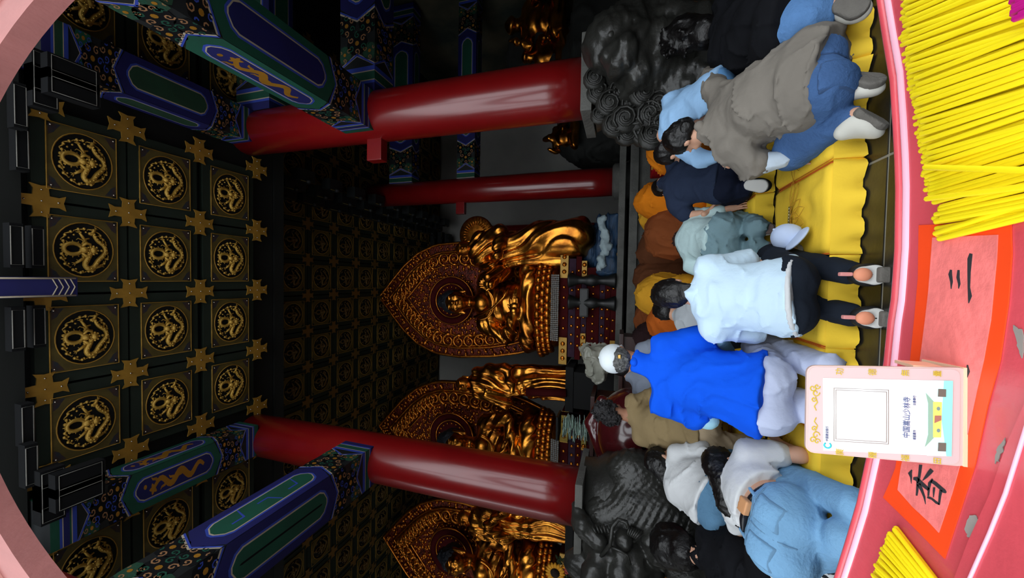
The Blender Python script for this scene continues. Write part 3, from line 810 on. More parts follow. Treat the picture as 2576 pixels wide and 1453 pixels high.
def shoe(par, heel, toe, soledir, m_up, m_sole, w=.046, name='shoe', sole_t=.016, inner=None):
    d = unit(toe-heel); n = unit(soledir-d*np.dot(soledir, d)); x = np.cross(d, n); L = np.linalg.norm(toe-heel); R = np.stack([x, n, d])
    s = Solid(); s.ell(heel+d*.05-n*.03, (.036, .045, .055), R, .03); s.cap(heel+d*.03-n*.07, heel+d*.045-n*.02, .034, .036, .03)
    s.ell((heel+toe)/2+d*.02-n*.012, (w*.88, .034, L*.42), R, .03); s.ell(toe-d*.055-n*.008, (w*.95, .028, .06), R, .03)
    o = child(par, name, s, m_up, .008)
    t = Solid(); mid = (heel+toe)/2+n*.018
    t.cap(heel+d*.035+n*.018, toe-d*.045+n*.018, w*.8, w*.98, 0); t.half(mid+n*sole_t, n); t.half(mid-n*sole_t, -n)
    child(o, 'sole', t, m_sole, .007)
    return o
def hair_solid(c, f, u, sc=1.0, back=.0, cover=-.02):
    f = unit(f); u = unit(u-f*np.dot(u, f)); x = np.cross(f, u); R = np.stack([x, f, u]); s = Solid()
    s.ell(c+sc*(-.018*f+.028*u), np.array([.086, .103, .1])*sc, R, .02); s.ell(c+sc*(-.05*f-.03*u), np.array([.072, .062, .07])*sc, R, .03)
    s.half(c+f*(.062+cover)*sc+u*.02*sc, unit(f*1.0-u*.75)); s.half(c-u*.105*sc, -u)
    return s, R
HF = lambda sd: folds(sd, .006, (30, 30, 12))

# ---- clothing colours
C_GREY = cloth('taupe_grey_shirt', (124, 118, 110)); C_JEAN = cloth('mid_blue_denim', (72, 104, 152), var=.25, bump=.3, bscale=60)
C_JEAN2 = cloth('light_blue_denim', (122, 168, 206), var=.2, bump=.3, bscale=60); C_JEAN3 = cloth('washed_blue_denim', (92, 134, 186), var=.2, bump=.3, bscale=60)
C_JEAN4 = cloth('dusty_blue_denim', (86, 124, 154), var=.15, bump=.3, bscale=60)
C_BLACK = cloth('black_cotton', (17, 18, 22)); C_DKPANT = cloth('charcoal_leggings', (30, 36, 46)); C_NAVY = cloth('navy_shirt', (42, 52, 74)); C_NAVY2 = cloth('dark_navy_trousers', (24, 30, 48))
C_PALEBLUE = cloth('pale_blue_hoodie', (196, 220, 238), var=.04); C_SKY = cloth('sky_blue_shirt', (150, 190, 230), var=.05); C_MINT = cloth('pale_mint_top', (190, 216, 218), var=.05)
C_TEAL = cloth('grey_teal_trousers', (126, 156, 166), var=.1); C_ROYAL = cloth('royal_blue_tee', (12, 84, 220), var=.08, bump=.2); C_ICE = cloth('ice_blue_undershirt', (158, 206, 222), var=.05)
C_LAV = cloth('pale_lilac_trousers', (188, 196, 222), var=.05); C_TAN = cloth('khaki_shirt', (134, 116, 84), var=.1); C_BEIGE = cloth('beige_trousers', (166, 148, 122), var=.08)
C_WHITE = cloth('white_cotton', (206, 208, 210), var=.05); C_PGREY = cloth('pale_grey_hoodie', (176, 182, 188), var=.06); C_SLATE = cloth('blue_grey_robe', (128, 136, 152), var=.08)
M_SNEAK = mat('off_white_sneaker', (208, 206, 196), .6, var=.08, vscale=10); M_SOLEG = mat('grey_rubber_sole', (104, 100, 94), .8, var=.15, vscale=20, bump=.3, bscale=80)
M_SOLEW = mat('white_rubber_sole', (214, 214, 210), .6); M_SHBLACK = mat('black_sneaker', (22, 22, 24), .6)
BR = lambda v: A(*v)

# ---- 1  woman in the pale hoodie, kneeling on her heels, head bowed
def make_people():
    J = dict(pel=W(1960, 745, 2.13), che=W(1815, 748, 2.28), nck=W(1750, 738, 2.34), hed=W(1700, 738, 2.40), sL=W(1790, 826, 2.28), sR=W(1785, 672, 2.28),
             eL=W(1895, 836, 2.34), eR=W(1880, 655, 2.36), wL=W(1935, 790, 2.5), wR=W(1925, 690, 2.52),
             kL=A(-.07, 2.52, .24), kR=A(.16, 2.52, .24), aL=W(2160, 797, 2.04), aR=W(2152, 690, 2.04), tL=W(2225, 800, 1.98), tR=W(2222, 692, 1.98))
    o = figure('woman kneeling in a pale blue hoodie and black leggings', J, (0, .75, -.65), (0, .65, .75), g=.98)
    s = top_solid(J, .98, 1.92, .085, .06, loose=1.07)
    child(o, 'hoodie', s, C_PALEBLUE, .012, 0, folds(1, .007, (7, 7, 16)))
    c = J['nck']-unit(J['hed']-J['nck'])*.02; hs = Solid(); hs.ell(c-J['y']*.05-J['z']*.06, (.1, .05, .1), J['R'], .02); hs.chain([c+J['x']*.085, c-J['y']*.075+J['z']*.02, c-J['x']*.085], [.022, .03, .022], .02)
    child(o, 'hood', hs, C_PALEBLUE, .01, 0, folds(4, .004, (14, 14, 14)))
    hem = Solid(); pz = J['pel']-unit(J['che']-J['pel'])*.075; hem.ell(pz-J['y']*.02, (.2, .162, .2), J['R'], 0); zz = unit(J['che']-J['pel']); hem.half(pz+zz*.012, zz); hem.half(pz-zz*.012, -zz)
    child(o, 'hem_band', hem, C_WHITE, .011, label='white hem band')
    child(o, 'leggings', trouser_solid(J, 1.0, .93, 1.02, 1.02), C_DKPANT, .013, 0, folds(2, .004, (9, 9, 9)))
    hs, R = hair_solid(J['hed'], A(0, .75, -.65), A(0, .65, .75), 1.04); b = J['hed']+A(0, -.06, .0)
    hs.chain([J['hed']-A(0, .07, .02), J['hed']-A(-.01, .1, .065), J['nck']-A(-.0, .075, .02)], [.045, .04, .02], .02)
    child(o, 'hair', hs, HAIR, .009, 0, HF(5))
    tie = Solid(); tie.cap(J['hed']-A(-.03, .1, .07), J['hed']-A(.0, .1, .085), .016, .016, 0); child(o, 'hair_tie', tie, C_WHITE, .005, label='white hair tie')
    for q in 'LR':
        hl = J['a'+q]+A(0, -.035, -.0); tt = J['t'+q]+A(0, -.0, .035); sh = shoe(o, hl+A(0, 0, .03), tt+A(0, .02, -.05), A(0, -1, .15), M_SHBLACK, M_SOLEW, .046, sole_t=.014)
        t = Solid(); t.ell((hl+tt)/2+A(0, -.03, .03), (.03, .02, .034), None, 0); child(sh, 'sole_insert', t, mat('salmon_rubber', (236, 152, 118), .6), .006, label='salmon pink sole insert')
        t = Solid(); t.box((hl+tt)/2+A(0, -.03, -.05), (.028, .012, .022), None, .006, 0); child(sh, 'tread', t, M_SOLEG, .006, label='grey ribbed tread')
        t = Solid(); t.box(hl+A(0, .0, .055), (.006, .01, .02), None, .003, 0); child(sh, 'pull_tab', t, mat('pink_tab', (226, 150, 146), .7), .004, label='pink pull tab')
    # ---- 2  man in the grey shirt
    J = dict(pel=W(2030, 212, 2.16), che=W(1880, 268, 2.38), nck=W(1775, 330, 2.5), hed=W(1722, 347, 2.56), sL=W(1835, 372, 2.36), sR=W(1800, 225, 2.56),
             eL=W(1895, 412, 2.36), eR=W(1790, 200, 2.8), wL=W(1965, 402, 2.32), wR=W(1780, 240, 2.9), fL=W(2010, 396, 2.34),
             kL=W(1990, 388, 2.36), kR=A(1.02, 2.5, .25), aL=W(2150, 292, 2.02), aR=W(2130, 208, 2.06), tL=W(2205, 320, 2.0), tR=W(2212, 214, 1.96))
    f, u = unit(A(-.45, .6, -.66)), unit(A(-.35, .6, .7))
    o = figure('man bowing in a taupe grey shirt, blue jeans and white sneakers', J, f, u, g=1.12)
    child(o, 'shirt', top_solid(J, 1.16, 1.15, .125, .068, belly=.03, loose=1.08), C_GREY, .012, 0, folds(6, .012, (5, 14, 8)))
    col = Solid(); c = J['nck']; col.chain([c+J['x']*.07+J['z']*.0, c-J['y']*.07, c-J['x']*.07], [.02, .026, .02], .02); child(o, 'collar', col, C_GREY, .009)
    t = Solid(); t.chain([J['eL']+(J['wL']-J['eL'])*.1, J['wL']+(J['wL']-J['eL'])*.05], [.055, .045], 0); child(o, 'sleeve_cuff', t, cloth('white_blue_sleeve', (186, 200, 214)), .01, 0, folds(8, .006, (16, 16, 16)), 'crumpled white and pale blue sleeve')
    child(o, 'jeans', trouser_solid(J, 1.16, .92, 1.0, 1.06), C_JEAN, .013, 0, folds(7, .006, (8, 8, 12)))
    denim_detail(o, lambda: trouser_solid(J, 1.16, .92, 1.0, 1.06), J, C_JEAN, 1.05, pz=-.16)
    hs, R = hair_solid(J['hed'], f, u, 1.0); child(o, 'hair', hs, HAIR, .009, 0, HF(9))
    shoe(o, J['aL']+A(0, -.02, .02), J['tL']+A(-.02, .0, -.02), unit(A(.12, -.5, -.8)), M_SNEAK, M_SOLEG, .05)
    shoe(o, J['aR']+A(0, -.02, .03), J['tR']+A(0, .02, -.02), unit(A(.0, -.75, -.55)), M_SNEAK, M_SOLEG, .05)
    # ---- 3  person in black with hair hanging forward, upper edge of the photo
    J = dict(pel=W(2020, 25, 2.22), che=W(1880, 66, 2.6), nck=W(1775, 84, 2.86), hed=W(1720, 88, 2.96), sL=W(1820, 122, 2.72), sR=W(1830, 5, 2.76),
             eL=W(1850, 152, 2.66), eR=W(1850, -20, 2.8), wL=W(1898, 148, 2.5), wR=W(1900, 0, 2.7), fL=W(1935, 140, 2.48),
             kL=W(1990, 112, 2.5), kR=A(1.75, 2.55, .25), aL=W(2095, 20, 2.08), aR=W(2100, -50, 2.1), tL=W(2165, 44, 2.02), tR=W(2170, -60, 2.02))
    f, u = unit(A(-.1, .5, -.86)), unit(A(-.05, .86, .5))
    o = figure('person bowing in a loose black top and washed blue jeans beside the stone lion', J, f, u, g=1.02)
    child(o, 'black_top', top_solid(J, 1.16, 1.95, .1, .07, loose=1.12), C_BLACK, .013, 0, folds(11, .01, (6, 9, 7)))
    child(o, 'jeans', trouser_solid(J, 1.12, .86, 1.0, 1.05), C_JEAN3, .013, 0, folds(12, .006, (8, 8, 10)))
    hs, R = hair_solid(J['hed'], f, u, 1.0)
    for k in range(16):
        a = J['hed']+A(RNG.uniform(-.07, .07), RNG.uniform(-.02, .08), .03); e = W(RNG.uniform(1655, 1730), RNG.uniform(60, 150), 2.84+RNG.uniform(-.05, .05))
        hs.chain([a, (a+e)/2+A(0, .02, .03), e], [.045, .03, .006], .02)
    hs.ell(J['nck']-A(0, .02, -.02), (.1, .1, .08), None, .04); hs.ell(J['hed'], (.12, .13, .13), None, .04); hs.cap(J['hed'], J['nck'], .11, .1, .04)
    child(o, 'hair', hs, HAIR, .01, 0, HF(13))
    shoe(o, J['aL']+A(0, -.02, .0), J['tL']+A(.02, .0, -.02), unit(A(-.1, -.9, .4)), M_SNEAK, M_SOLEG, .05); shoe(o, J['aR'], J['tR'], unit(A(0, -1, .2)), M_SNEAK, M_SOLEG, .05)
    # ---- 4  person in the sky-blue shirt behind the grey-shirted man
    J = dict(pel=W(1800, 250, 2.72), che=W(1720, 296, 2.9), nck=W(1672, 338, 3.02), hed=W(1690, 380, 3.06), sL=W(1716, 372, 2.9), sR=W(1690, 258, 2.98),
             eL=W(1760, 400, 2.85), eR=W(1740, 236, 3.05), wL=W(1800, 395, 2.8), wR=W(1760, 250, 3.15),
             kL=W(1860, 330, 3.0), kR=A(1.3, 3.0, .24), aL=A(.98, 2.7, .1), aR=A(1.22, 2.7, .1))
    f, u = unit(A(-.3, .6, -.74)), unit(A(-.4, .6, .6))
    o = figure('person bowing in a sky blue shirt in front of the stone lion', J, f, u, g=.88)
    child(o, 'shirt', top_solid(J, .95, 1.9, .1, .056), C_SKY, .015, 0, folds(15, .008, (6, 9, 7)))
    child(o, 'jeans', trouser_solid(J, .92, .95), cloth('sky_denim', (96, 146, 196)), .016, 0, folds(16, .006))
    hs, R = hair_solid(J['hed'], f, u); child(o, 'hair', hs, HAIR, .011, 0, HF(17))
    # ---- 5  navy shirt
    J = dict(pel=W(1815, 448, 3.35), che=W(1725, 456, 3.55), nck=W(1668, 460, 3.75), hed=W(1672, 470, 3.9), sL=W(1700, 515, 3.62), sR=W(1696, 410, 3.66),
             eL=W(1728, 541, 3.55), eR=W(1740, 390, 3.7), wL=W(1780, 534, 3.45), wR=W(1790, 400, 3.6), fL=W(1812, 520, 3.5),
             kL=W(1838, 505, 3.5), kR=W(1836, 410, 3.55), aL=W(1888, 462, 3.12), aR=W(1890, 412, 3.12), tL=W(1925, 468, 3.02), tR=W(1932, 400, 3.1))
    f, u = unit(A(0, .4, -.9)), unit(A(0, .9, .4))
    o = figure('person bowing in a navy tee and dark trousers with one bare forearm', J, f, u, g=1.02)
    child(o, 'shirt', top_solid(J, 1.08, .85, .05, .07), C_NAVY, .014, 0, folds(18, .006, (7, 7, 7)))
    child(o, 'trousers', trouser_solid(J, 1.08, .95, 1.0), C_NAVY2, .015, 0, folds(19, .008, (9, 9, 14)))
    hs, R = hair_solid(J['hed'], f, u); child(o, 'hair', hs, HAIR, .011, 0, HF(20))
    shoe(o, J['aL']+A(0, -.0, .03), J['tL']+A(.0, .02, -.03), unit(A(-.35, -.9, .2)), M_SHBLACK, M_SOLEW, .05); shoe(o, J['aR'], J['tR'], unit(A(0, -1, .2)), M_SHBLACK, M_SOLEW, .05)
    # ---- 6  woman with teal trousers
    J = dict(pel=W(1815, 602, 3.32), che=W(1748, 600, 3.56), nck=W(1718, 600, 3.8), hed=W(1728, 604, 3.94), sL=W(1742, 668, 3.6), sR=W(1745, 545, 3.6),
             eL=W(1790, 690, 3.5), eR=W(1780, 540, 3.5), wL=W(1810, 665, 3.62), wR=W(1830, 525, 3.42),
             kL=W(1862, 650, 3.5), kR=W(1860, 560, 3.5), aL=W(1910, 625, 3.12), aR=W(1908, 574, 3.12), tL=W(1938, 622, 3.06), tR=W(1938, 575, 3.06))
    f, u = unit(A(0, .35, -.93)), unit(A(0, .93, .35))
    o = figure('woman bowing low in a pale mint top and grey teal trousers', J, f, u, g=1.0)
    child(o, 'top', top_solid(J, 1.06, 1.7, .015, .06), C_MINT, .014, 0, folds(21, .006, (8, 8, 8)))
    child(o, 'trousers', trouser_solid(J, 1.1, .97, 1.12, 1.0, 1.35), C_TEAL, .014, 0, folds(22, .012, (10, 9, 16)))
    hs, R = hair_solid(J['hed'], f, u, 1.05); hs.chain([J['nck']+A(-.16, -.02, .0), J['nck']+A(0, -.04, .03), J['nck']+A(.1, -.02, .0)], [.035, .05, .03], .03)
    child(o, 'hair', hs, mat('dark_brown_hair', (50, 36, 34), .45, bump=.6, bscale=50), .011, 0, folds(23, .012, (22, 22, 22)))
    for q in 'LR': shoe(o, J['a'+q]+A(0, -.0, .03), J['t'+q]+A(0, .03, -.04), unit(A(0, -1, .15)), mat('pale_flat_shoe', (206, 204, 196), .6), mat('brown_grey_sole', (112, 96, 92), .8), .042)
    # ---- 7  person in the pale grey hoodie behind the pale blue one
    J = dict(pel=W(1830, 812, 3.1), che=W(1750, 800, 3.34), nck=W(1700, 792, 3.52), hed=W(1680, 780, 3.62), sL=W(1738, 846, 3.36), sR=W(1730, 752, 3.4),
             eL=W(1800, 858, 3.3), eR=W(1780, 745, 3.4), wL=W(1840, 845, 3.34), wR=W(1820, 760, 3.5), kL=A(-.45, 3.5, .24), kR=A(-.2, 3.5, .24), aL=A(-.42, 3.06, .12), aR=A(-.2, 3.06, .12))
    f, u = unit(A(.1, .5, -.85)), unit(A(.1, .85, .5))
    o = figure('person bowing in a pale grey hoodie right behind the pale blue hoodie', J, f, u, g=.98)
    child(o, 'hoodie', top_solid(J, 1.06, 1.9, .1, .06), C_PGREY, .015, 0, folds(25, .008, (8, 8, 8)))
    child(o, 'trousers', trouser_solid(J, 1.0, .95), C_DKPANT, .018, 0, folds(26, .006))
    hs, R = hair_solid(J['hed'], f, u, 1.05); child(o, 'hair', hs, HAIR, .011, 0, HF(27))
    # ---- 8  man in royal blue with the white cap, kneeling upright
    J = dict(pel=W(1905, 985, 2.24), che=W(1735, 952, 2.4), nck=W(1602, 908, 2.46), hed=W(1556, 902, 2.5), sL=W(1665, 1018, 2.42), sR=W(1672, 868, 2.44),
             eL=W(1778, 1052, 2.44), eR=W(1800, 846, 2.46), wL=W(1745, 1030, 2.68), wR=W(1830, 880, 2.66),
             kL=A(-.66, 2.62, .25), kR=A(-.4, 2.62, .25), aL=W(2100, 1050, 2.06), aR=W(2090, 925, 2.1), tL=W(2160, 1050, 1.98), tR=W(2150, 930, 2.0))
    f, u = unit(A(-.05, .95, -.25)), unit(A(-.05, .25, .95))
    o = figure('man kneeling upright in a royal blue tee, white cap and pale lilac trousers', J, f, u, skin=SKIN2, g=1.05)
    child(o, 'tee', top_solid(J, 1.15, .74, .04, .078, loose=1.08, belly=.02), C_ROYAL, .012, 0, folds(28, .01, (5, 6, 9)))
    col = Solid(); c = J['nck']; col.chain([c+J['x']*.06, c-J['y']*.06-J['z']*.0, c-J['x']*.06], [.016, .02, .016], .02); child(o, 'collar', col, C_ROYAL, .008)
    for q in 'LR':
        t = Solid(); e = J['s'+q]+(J['e'+q]-J['s'+q])*.6; t.chain([e, J['e'+q], J['w'+q]], [.066, .062, .04], .02); child(o, 'undershirt_sleeve', t, C_ICE, .011, 0, folds(30, .005, (14, 14, 14)), 'ice blue sleeve under the tee')
    child(o, 'trousers', trouser_solid(J, 1.02, .95, 1.16, 1.0, 1.2), C_LAV, .013, 0, folds(31, .009, (8, 8, 6)))
    hs, R = hair_solid(J['hed'], f, u, 1.0); hs.half(J['hed']-u*.0, u); child(o, 'hair', hs, mat('greying_hair', (40, 40, 40), .6, var=1, vscale=60, col2=(96, 96, 94), bump=.5, bscale=80), .008, 0, HF(32))
    cp = Solid(); cp.ell(J['hed']-f*.008+u*.032, (.098, .112, .094), R, 0); cp.half(J['hed']-u*.036, -u)
    cp.ell(J['hed']-f*.1-u*.034, (.034, .05, .034), R, .0, 's')
    cap_o = child(o, 'cap', cp, mat('white_cap_cloth', (214, 222, 226), .8, bump=.1, bscale=60), .007, label='white baseball cap')
    br = Solid(); br.ell(J['hed']+f*.11+u*.01, (.085, .085, .012), R, 0); child(cap_o, 'brim', br, MATS['white_cap_cloth'], .007)
    bt = Solid(); bt.ell(J['hed']+u*.128-f*.008, .01, None, 0); child(cap_o, 'button', bt, MATS['white_cap_cloth'], .004)
    x = R[0]; st = Solid(); st.chain([J['hed']-f*.096-u*.034-x*.045, J['hed']-f*.106-u*.036, J['hed']-f*.096-u*.034+x*.045], [.008]*3, .0); child(cap_o, 'strap', st, MATS['white_cap_cloth'], .005)
    bk = Solid(); bk.box(J['hed']-f*.105-u*.035+x*.03, (.012, .006, .01), R, .002, 0); child(cap_o, 'buckle', bk, mat('brass', (150, 120, 66), .3, metal=1), .004, label='small brass buckle')
    # ---- 9  blue-grey robe behind him
    J = dict(pel=W(1720, 985, 3.7), che=W(1640, 965, 3.84), nck=W(1585, 945, 3.95), hed=W(1568, 925, 4.02), sL=W(1612, 1004, 3.9), sR=W(1618, 880, 3.9), eL=W(1690, 1030, 3.9), eR=W(1700, 862, 3.9), wL=W(1700, 980, 4.1), wR=W(1700, 910, 4.1),
             kL=A(-1.1, 4.1, .24), kR=A(-.75, 4.1, .24), aL=A(-1.1, 3.6, .1), aR=A(-.75, 3.6, .1))
    o = figure('person kneeling in a blue-grey robe, mostly hidden behind the royal blue tee', J, A(0, .8, -.5), A(0, .5, .8), h=.018)
    child(o, 'robe', top_solid(J, 1.3, 1.9, .3, .08, loose=1.2), C_SLATE, .017, 0, folds(33, .008, (6, 6, 6)))
    hs, R = hair_solid(J['hed'], A(0, .8, -.5), A(0, .5, .8)); child(o, 'hair', hs, HAIR, .013)
    # ---- 10  khaki shirt, curly hair
    J = dict(pel=W(1760, 1088, 3.2), che=W(1655, 1066, 3.32), nck=W(1582, 1044, 3.4), hed=W(1538, 1036, 3.46), sL=W(1612, 1098, 3.36), sR=W(1592, 1010, 3.4), eL=W(1690, 1118, 3.4), eR=W(1660, 985, 3.5), wL=W(1680, 1060, 3.66), wR=W(1660, 1010, 3.7),
             kL=W(1880, 1122, 3.2), kR=A(-1.05, 3.6, .25), aL=W(1925, 1130, 2.95), aR=A(-1.0, 3.02, .1), tL=W(1960, 1140, 2.95), tR=A(-1.0, 2.92, .06))
    f, u = unit(A(.1, .85, -.4)), unit(A(.05, .4, .9))
    o = figure('man with curly black hair kneeling in a khaki shirt and beige trousers', J, f, u, skin=SKIN2, g=1.0)
    child(o, 'shirt', top_solid(J, 1.08, 1.8, .03, .064, loose=1.0), C_TAN, .013, 0, folds(34, .009, (6, 7, 13)))
    child(o, 'trousers', trouser_solid(J, 1.05, .95, 1.05), C_BEIGE, .014, 0, folds(35, .008, (9, 9, 9)))
    hs, R = hair_solid(J['hed'], f, u, 1.12); child(o, 'hair', hs, mat('curly_black_hair', (26, 24, 26), .6, bump=1, bscale=45), .009, .0, folds(36, .022, (34, 34, 34)))
    # ---- 11  white top and dusty jeans
    J = dict(pel=W(1795, 1252, 2.8), che=W(1735, 1205, 2.98), nck=W(1684, 1168, 3.08), hed=W(1666, 1160, 3.13), sL=W(1712, 1245, 2.98), sR=W(1702, 1138, 3.08), eL=W(1745, 1272, 3.04), eR=W(1765, 1130, 3.02), wL=W(1760, 1255, 3.2), wR=W(1782, 1150, 3.12),
             kL=A(-1.72, 3.2, .24), kR=A(-1.32, 3.2, .24), aL=A(-1.62, 2.72, .1), aR=A(-1.4, 2.72, .1))
    f, u = unit(A(.35, .7, -.6)), unit(A(.2, .6, .75))
    o = figure('woman bowing in a white blouse and dusty blue jeans by the stone dragon', J, f, u, g=.9)
    child(o, 'blouse', top_solid(J, 1.0, 1.85, .02, .06), C_WHITE, .013, 0, folds(37, .009, (7, 7, 9)))
    child(o, 'jeans', trouser_solid(J, .99, .95, 1.0, 1.06), C_JEAN4, .014, 0, folds(38, .005))
    hs, R = hair_solid(J['hed'], f, u, 1.06); hs.chain([J['hed']-f*.07, W(1668, 1195, 3.06), W(1680, 1222, 3.0)], [.05, .045, .02], .03); child(o, 'hair', hs, HAIR, .01, 0, HF(39))
    # ---- 12  white tee, light jeans, belt
    J = dict(pel=W(1975, 1325, 2.03), che=W(1895, 1240, 2.26), nck=W(1845, 1190, 2.42), hed=W(1828, 1172, 2.5), sL=W(1850, 1290, 2.34), sR=W(1885, 1140, 2.34), eL=W(1860, 1330, 2.5), eR=W(2012, 1144, 2.26), wL=W(1880, 1300, 2.7), wR=W(1962, 1116, 2.46), fR=W(1922, 1098, 2.64),
             kL=W(2030, 1420, 2.3), kR=W(1985, 1200, 2.34), aL=W(2110, 1360, 1.86), aR=W(2125, 1262, 1.88), tL=W(2160, 1365, 1.8), tR=W(2170, 1270, 1.8))
    f, u = unit(A(.3, .5, -.8)), unit(A(.3, .7, .5))
    o = figure('long-haired woman in a short white tee and light blue jeans with black belt', J, f, u, g=.98, hn=(.2, -.3, 1))
    x, y, z = J['x'], J['y'], unit(J['che']-J['pel'])
    child(o, 'tee', top_solid(J, 1.06, .6, -.155, .062), C_WHITE, .012, 0, folds(40, .007, (7, 7, 9)))
    bw = Solid(); bw.ell(J['pel']+z*.11, (.152, .118, .14), J['R'], 0); child(o, 'bare_back', bw, SKIN, .012, label='bare strip of lower back')
    mk = lambda: trouser_solid(J, 1.1, 1.15, 1.0, 1.05, 1.25, waist=.055)
    child(o, 'jeans', mk(), C_JEAN2, .012, 0, folds(41, .004, (9, 9, 9))); denim_detail(o, mk, J, C_JEAN2, 1.1)
    bl = Solid(); bl.ell(J['pel']-y*.014, (.2, .166, .22), J['R'], 0); bl.half(J['pel']+z*.083, z); bl.half(J['pel']+z*.048, -z); child(o, 'belt', bl, mat('black_leather', (22, 22, 26), .4), .009, label='black leather belt')
    pt = Solid(); pt.box(J['pel']+z*.062-y*.172+x*.035, (.034, .012, .024), J['R'], .004, 0); child(o, 'leather_patch', pt, mat('tan_leather', (196, 142, 98), .6), .006, label='tan leather waistband patch')
    for d in (-1, 1):
        lp = Solid(); lp.cap(J['pel']+z*.035-y*.152+x*d*.11, J['pel']+z*.09-y*.142+x*d*.11, .009, .009, 0); child(o, 'belt_loop', lp, C_JEAN2, .005)
    hs, R = hair_solid(J['hed'], f, u, 1.08)
    hs.chain([J['hed']-f*.06, W(1824, 1215, 2.4), W(1832, 1265, 2.34), W(1862, 1318, 2.28)], [.08, .075, .06, .02], .03)
    for k in range(12):
        e = W(1838+RNG.uniform(-8, 22), 1255+k*5, 2.36+RNG.uniform(-.03, .03)); m = W(1822+RNG.uniform(-4, 12), 1215+k*3, 2.42); hs.chain([J['hed']-f*.05, m, e], [.05, .036, .008], .02)
    child(o, 'hair', hs, HAIR, .009, 0, HF(43))
    for q in 'LR': shoe(o, J['a'+q]+A(0, -.02, .02), J['t'+q]+A(0, .02, -.02), unit(A(0, -1, .2)), M_SNEAK, M_SOLEW, .044)
    # ---- 13  black top, patterned skirt, lower edge of the photo
    J = dict(pel=W(1985, 1462, 2.25), che=W(1830, 1420, 2.6), nck=W(1720, 1385, 2.86), hed=W(1690, 1372, 2.96), sL=W(1800, 1490, 2.74), sR=W(1790, 1345, 2.76), eL=W(1850, 1510, 2.7), eR=W(1860, 1350, 2.75), wL=W(1900, 1500, 2.6), wR=W(1900, 1370, 2.85),
             kL=A(-1.75, 2.55, .25), kR=A(-1.35, 2.55, .25), aL=A(-1.7, 2.05, .1), aR=A(-1.4, 2.05, .1))
    f, u = unit(A(.1, .6, -.8)), unit(A(.1, .8, .6))
    o = figure('woman bowing in a black top and a black and white zigzag skirt', J, f, u)
    child(o, 'black_top', top_solid(J, 1.12, 1.9, .08, .066, loose=1.1), C_BLACK, .013, 0, folds(44, .01, (6, 7, 8)))
    m = mat('zigzag_cloth', (220, 218, 214), .9); n = m.node_tree.nodes; l = m.node_tree.links; t = n.new('ShaderNodeTexCoord'); wv = n.new('ShaderNodeTexWave'); wv.inputs['Scale'].default_value = 14; wv.inputs['Distortion'].default_value = 6; wv.inputs['Detail Scale'].default_value = 2
    r = n.new('ShaderNodeValToRGB'); r.color_ramp.interpolation = 'CONSTANT'; r.color_ramp.elements[1].position = .5; r.color_ramp.elements[0].color = (.01, .01, .012, 1); r.color_ramp.elements[1].color = (.7, .69, .67, 1)
    l.new(t.outputs['Object'], wv.inputs[0]); l.new(wv.outputs[1], r.inputs[0]); l.new(r.outputs[0], n['Principled BSDF'].inputs['Base Color'])
    child(o, 'skirt', trouser_solid(J, 1.15, .95, 1.3, 1.06), m, .014, 0, folds(45, .006))
    hs, R = hair_solid(J['hed'], f, u, 1.1)
    for k in range(10):
        e = W(1655+RNG.uniform(0, 60), 1325+k*8, 2.98+RNG.uniform(-.06, .06)); hs.chain([J['hed'], (J['hed']+e)/2+A(0, 0, .03), e], [.08, .055, .015], .02); hs.ell(J['hed'], (.13, .14, .14), None, .03); hs.cap(J['hed'], J['nck'], .12, .1, .03)
    child(o, 'hair', hs, HAIR, .01, 0, HF(46))
make_people()

# ---- monks bowing far in front, in their robes
M_SHAVED = mat('shaved_scalp', (128, 98, 80), .6, var=.1, vscale=10)
def monk(label, back, col, w=.34, hh=.3, dd=.45, head=None, seed=0, side=None):
    """back = topmost point of the bowed back; the robe spreads to the floor"""
    b = A(*back); base = A(b[0], b[1], 0); s = Solid(); z = b[2]
    s.ell(A(b[0], b[1]-dd*.1, z*.55+.1), (w, dd*.72, z*.5-.02), None, .08); s.ell(A(b[0], b[1]+dd*.5, z*.5), (w*.9, dd*.6, z*.42), None, .1); s.ell(A(b[0], b[1]-dd*.6, .28), (w*.95, dd*.5, .2), None, .1)
    hd = b+A(0, dd*.95, -.15) if head is None else A(*head)
    body = Solid(); body.cap(A(b[0], b[1]-dd*.5, .35), A(b[0], b[1]+dd*.4, z-.16), .13, .11, .05); body.cap(A(b[0], b[1]+dd*.4, z-.16), hd, .08, .05, .04)
    for q in (-1, 1):
        body.chain([A(b[0]+q*.15, b[1]+dd*.4, z-.18), A(b[0]+q*.24, b[1]+dd*.6, .32), A(b[0]+q*.12, b[1]+dd*.95, .25)], [.05, .04, .03], .03)
        body.chain([A(b[0]+q*.1, b[1]-dd*.5, .3), A(b[0]+q*.14, b[1]+dd*.2, .26), A(b[0]+q*.1, b[1]-dd*.8, .2)], [.09, .07, .05], .03)
    head_solid(body, hd, unit(A(0, .7, -.7)), unit(A(0, .7, .7)), 1.0)
    V, Q = body.mesh(.022); o = link('person', mesh_np('person', V-base, Q, M_SHAVED)); o.location = base; tag(o, label, 'person')
    s.half(A(0, 0, .15), A(0, 0, -1)); child(o, 'robe', s, col, .022, 0, folds(seed, .018, (7, 7, 3)))
    return o
R_OR = cloth('orange_robe', (226, 130, 26), var=.12); R_YE = cloth('saffron_yellow_robe', (214, 156, 44), var=.1); R_BR = cloth('brown_robe', (132, 72, 38), var=.12); R_DB = cloth('dark_brown_robe', (96, 56, 34), var=.15); R_RU = cloth('rust_orange_robe', (194, 98, 34), var=.12); R_MA = cloth('dark_maroon_robe', (46, 30, 32), var=.2)
def bk(x, y, Y): return W(x, y, Y)
monk('monk bowing in a plain brown robe behind the pale mint top', bk(1640, 588, 5.3), R_BR, .36, seed=50)
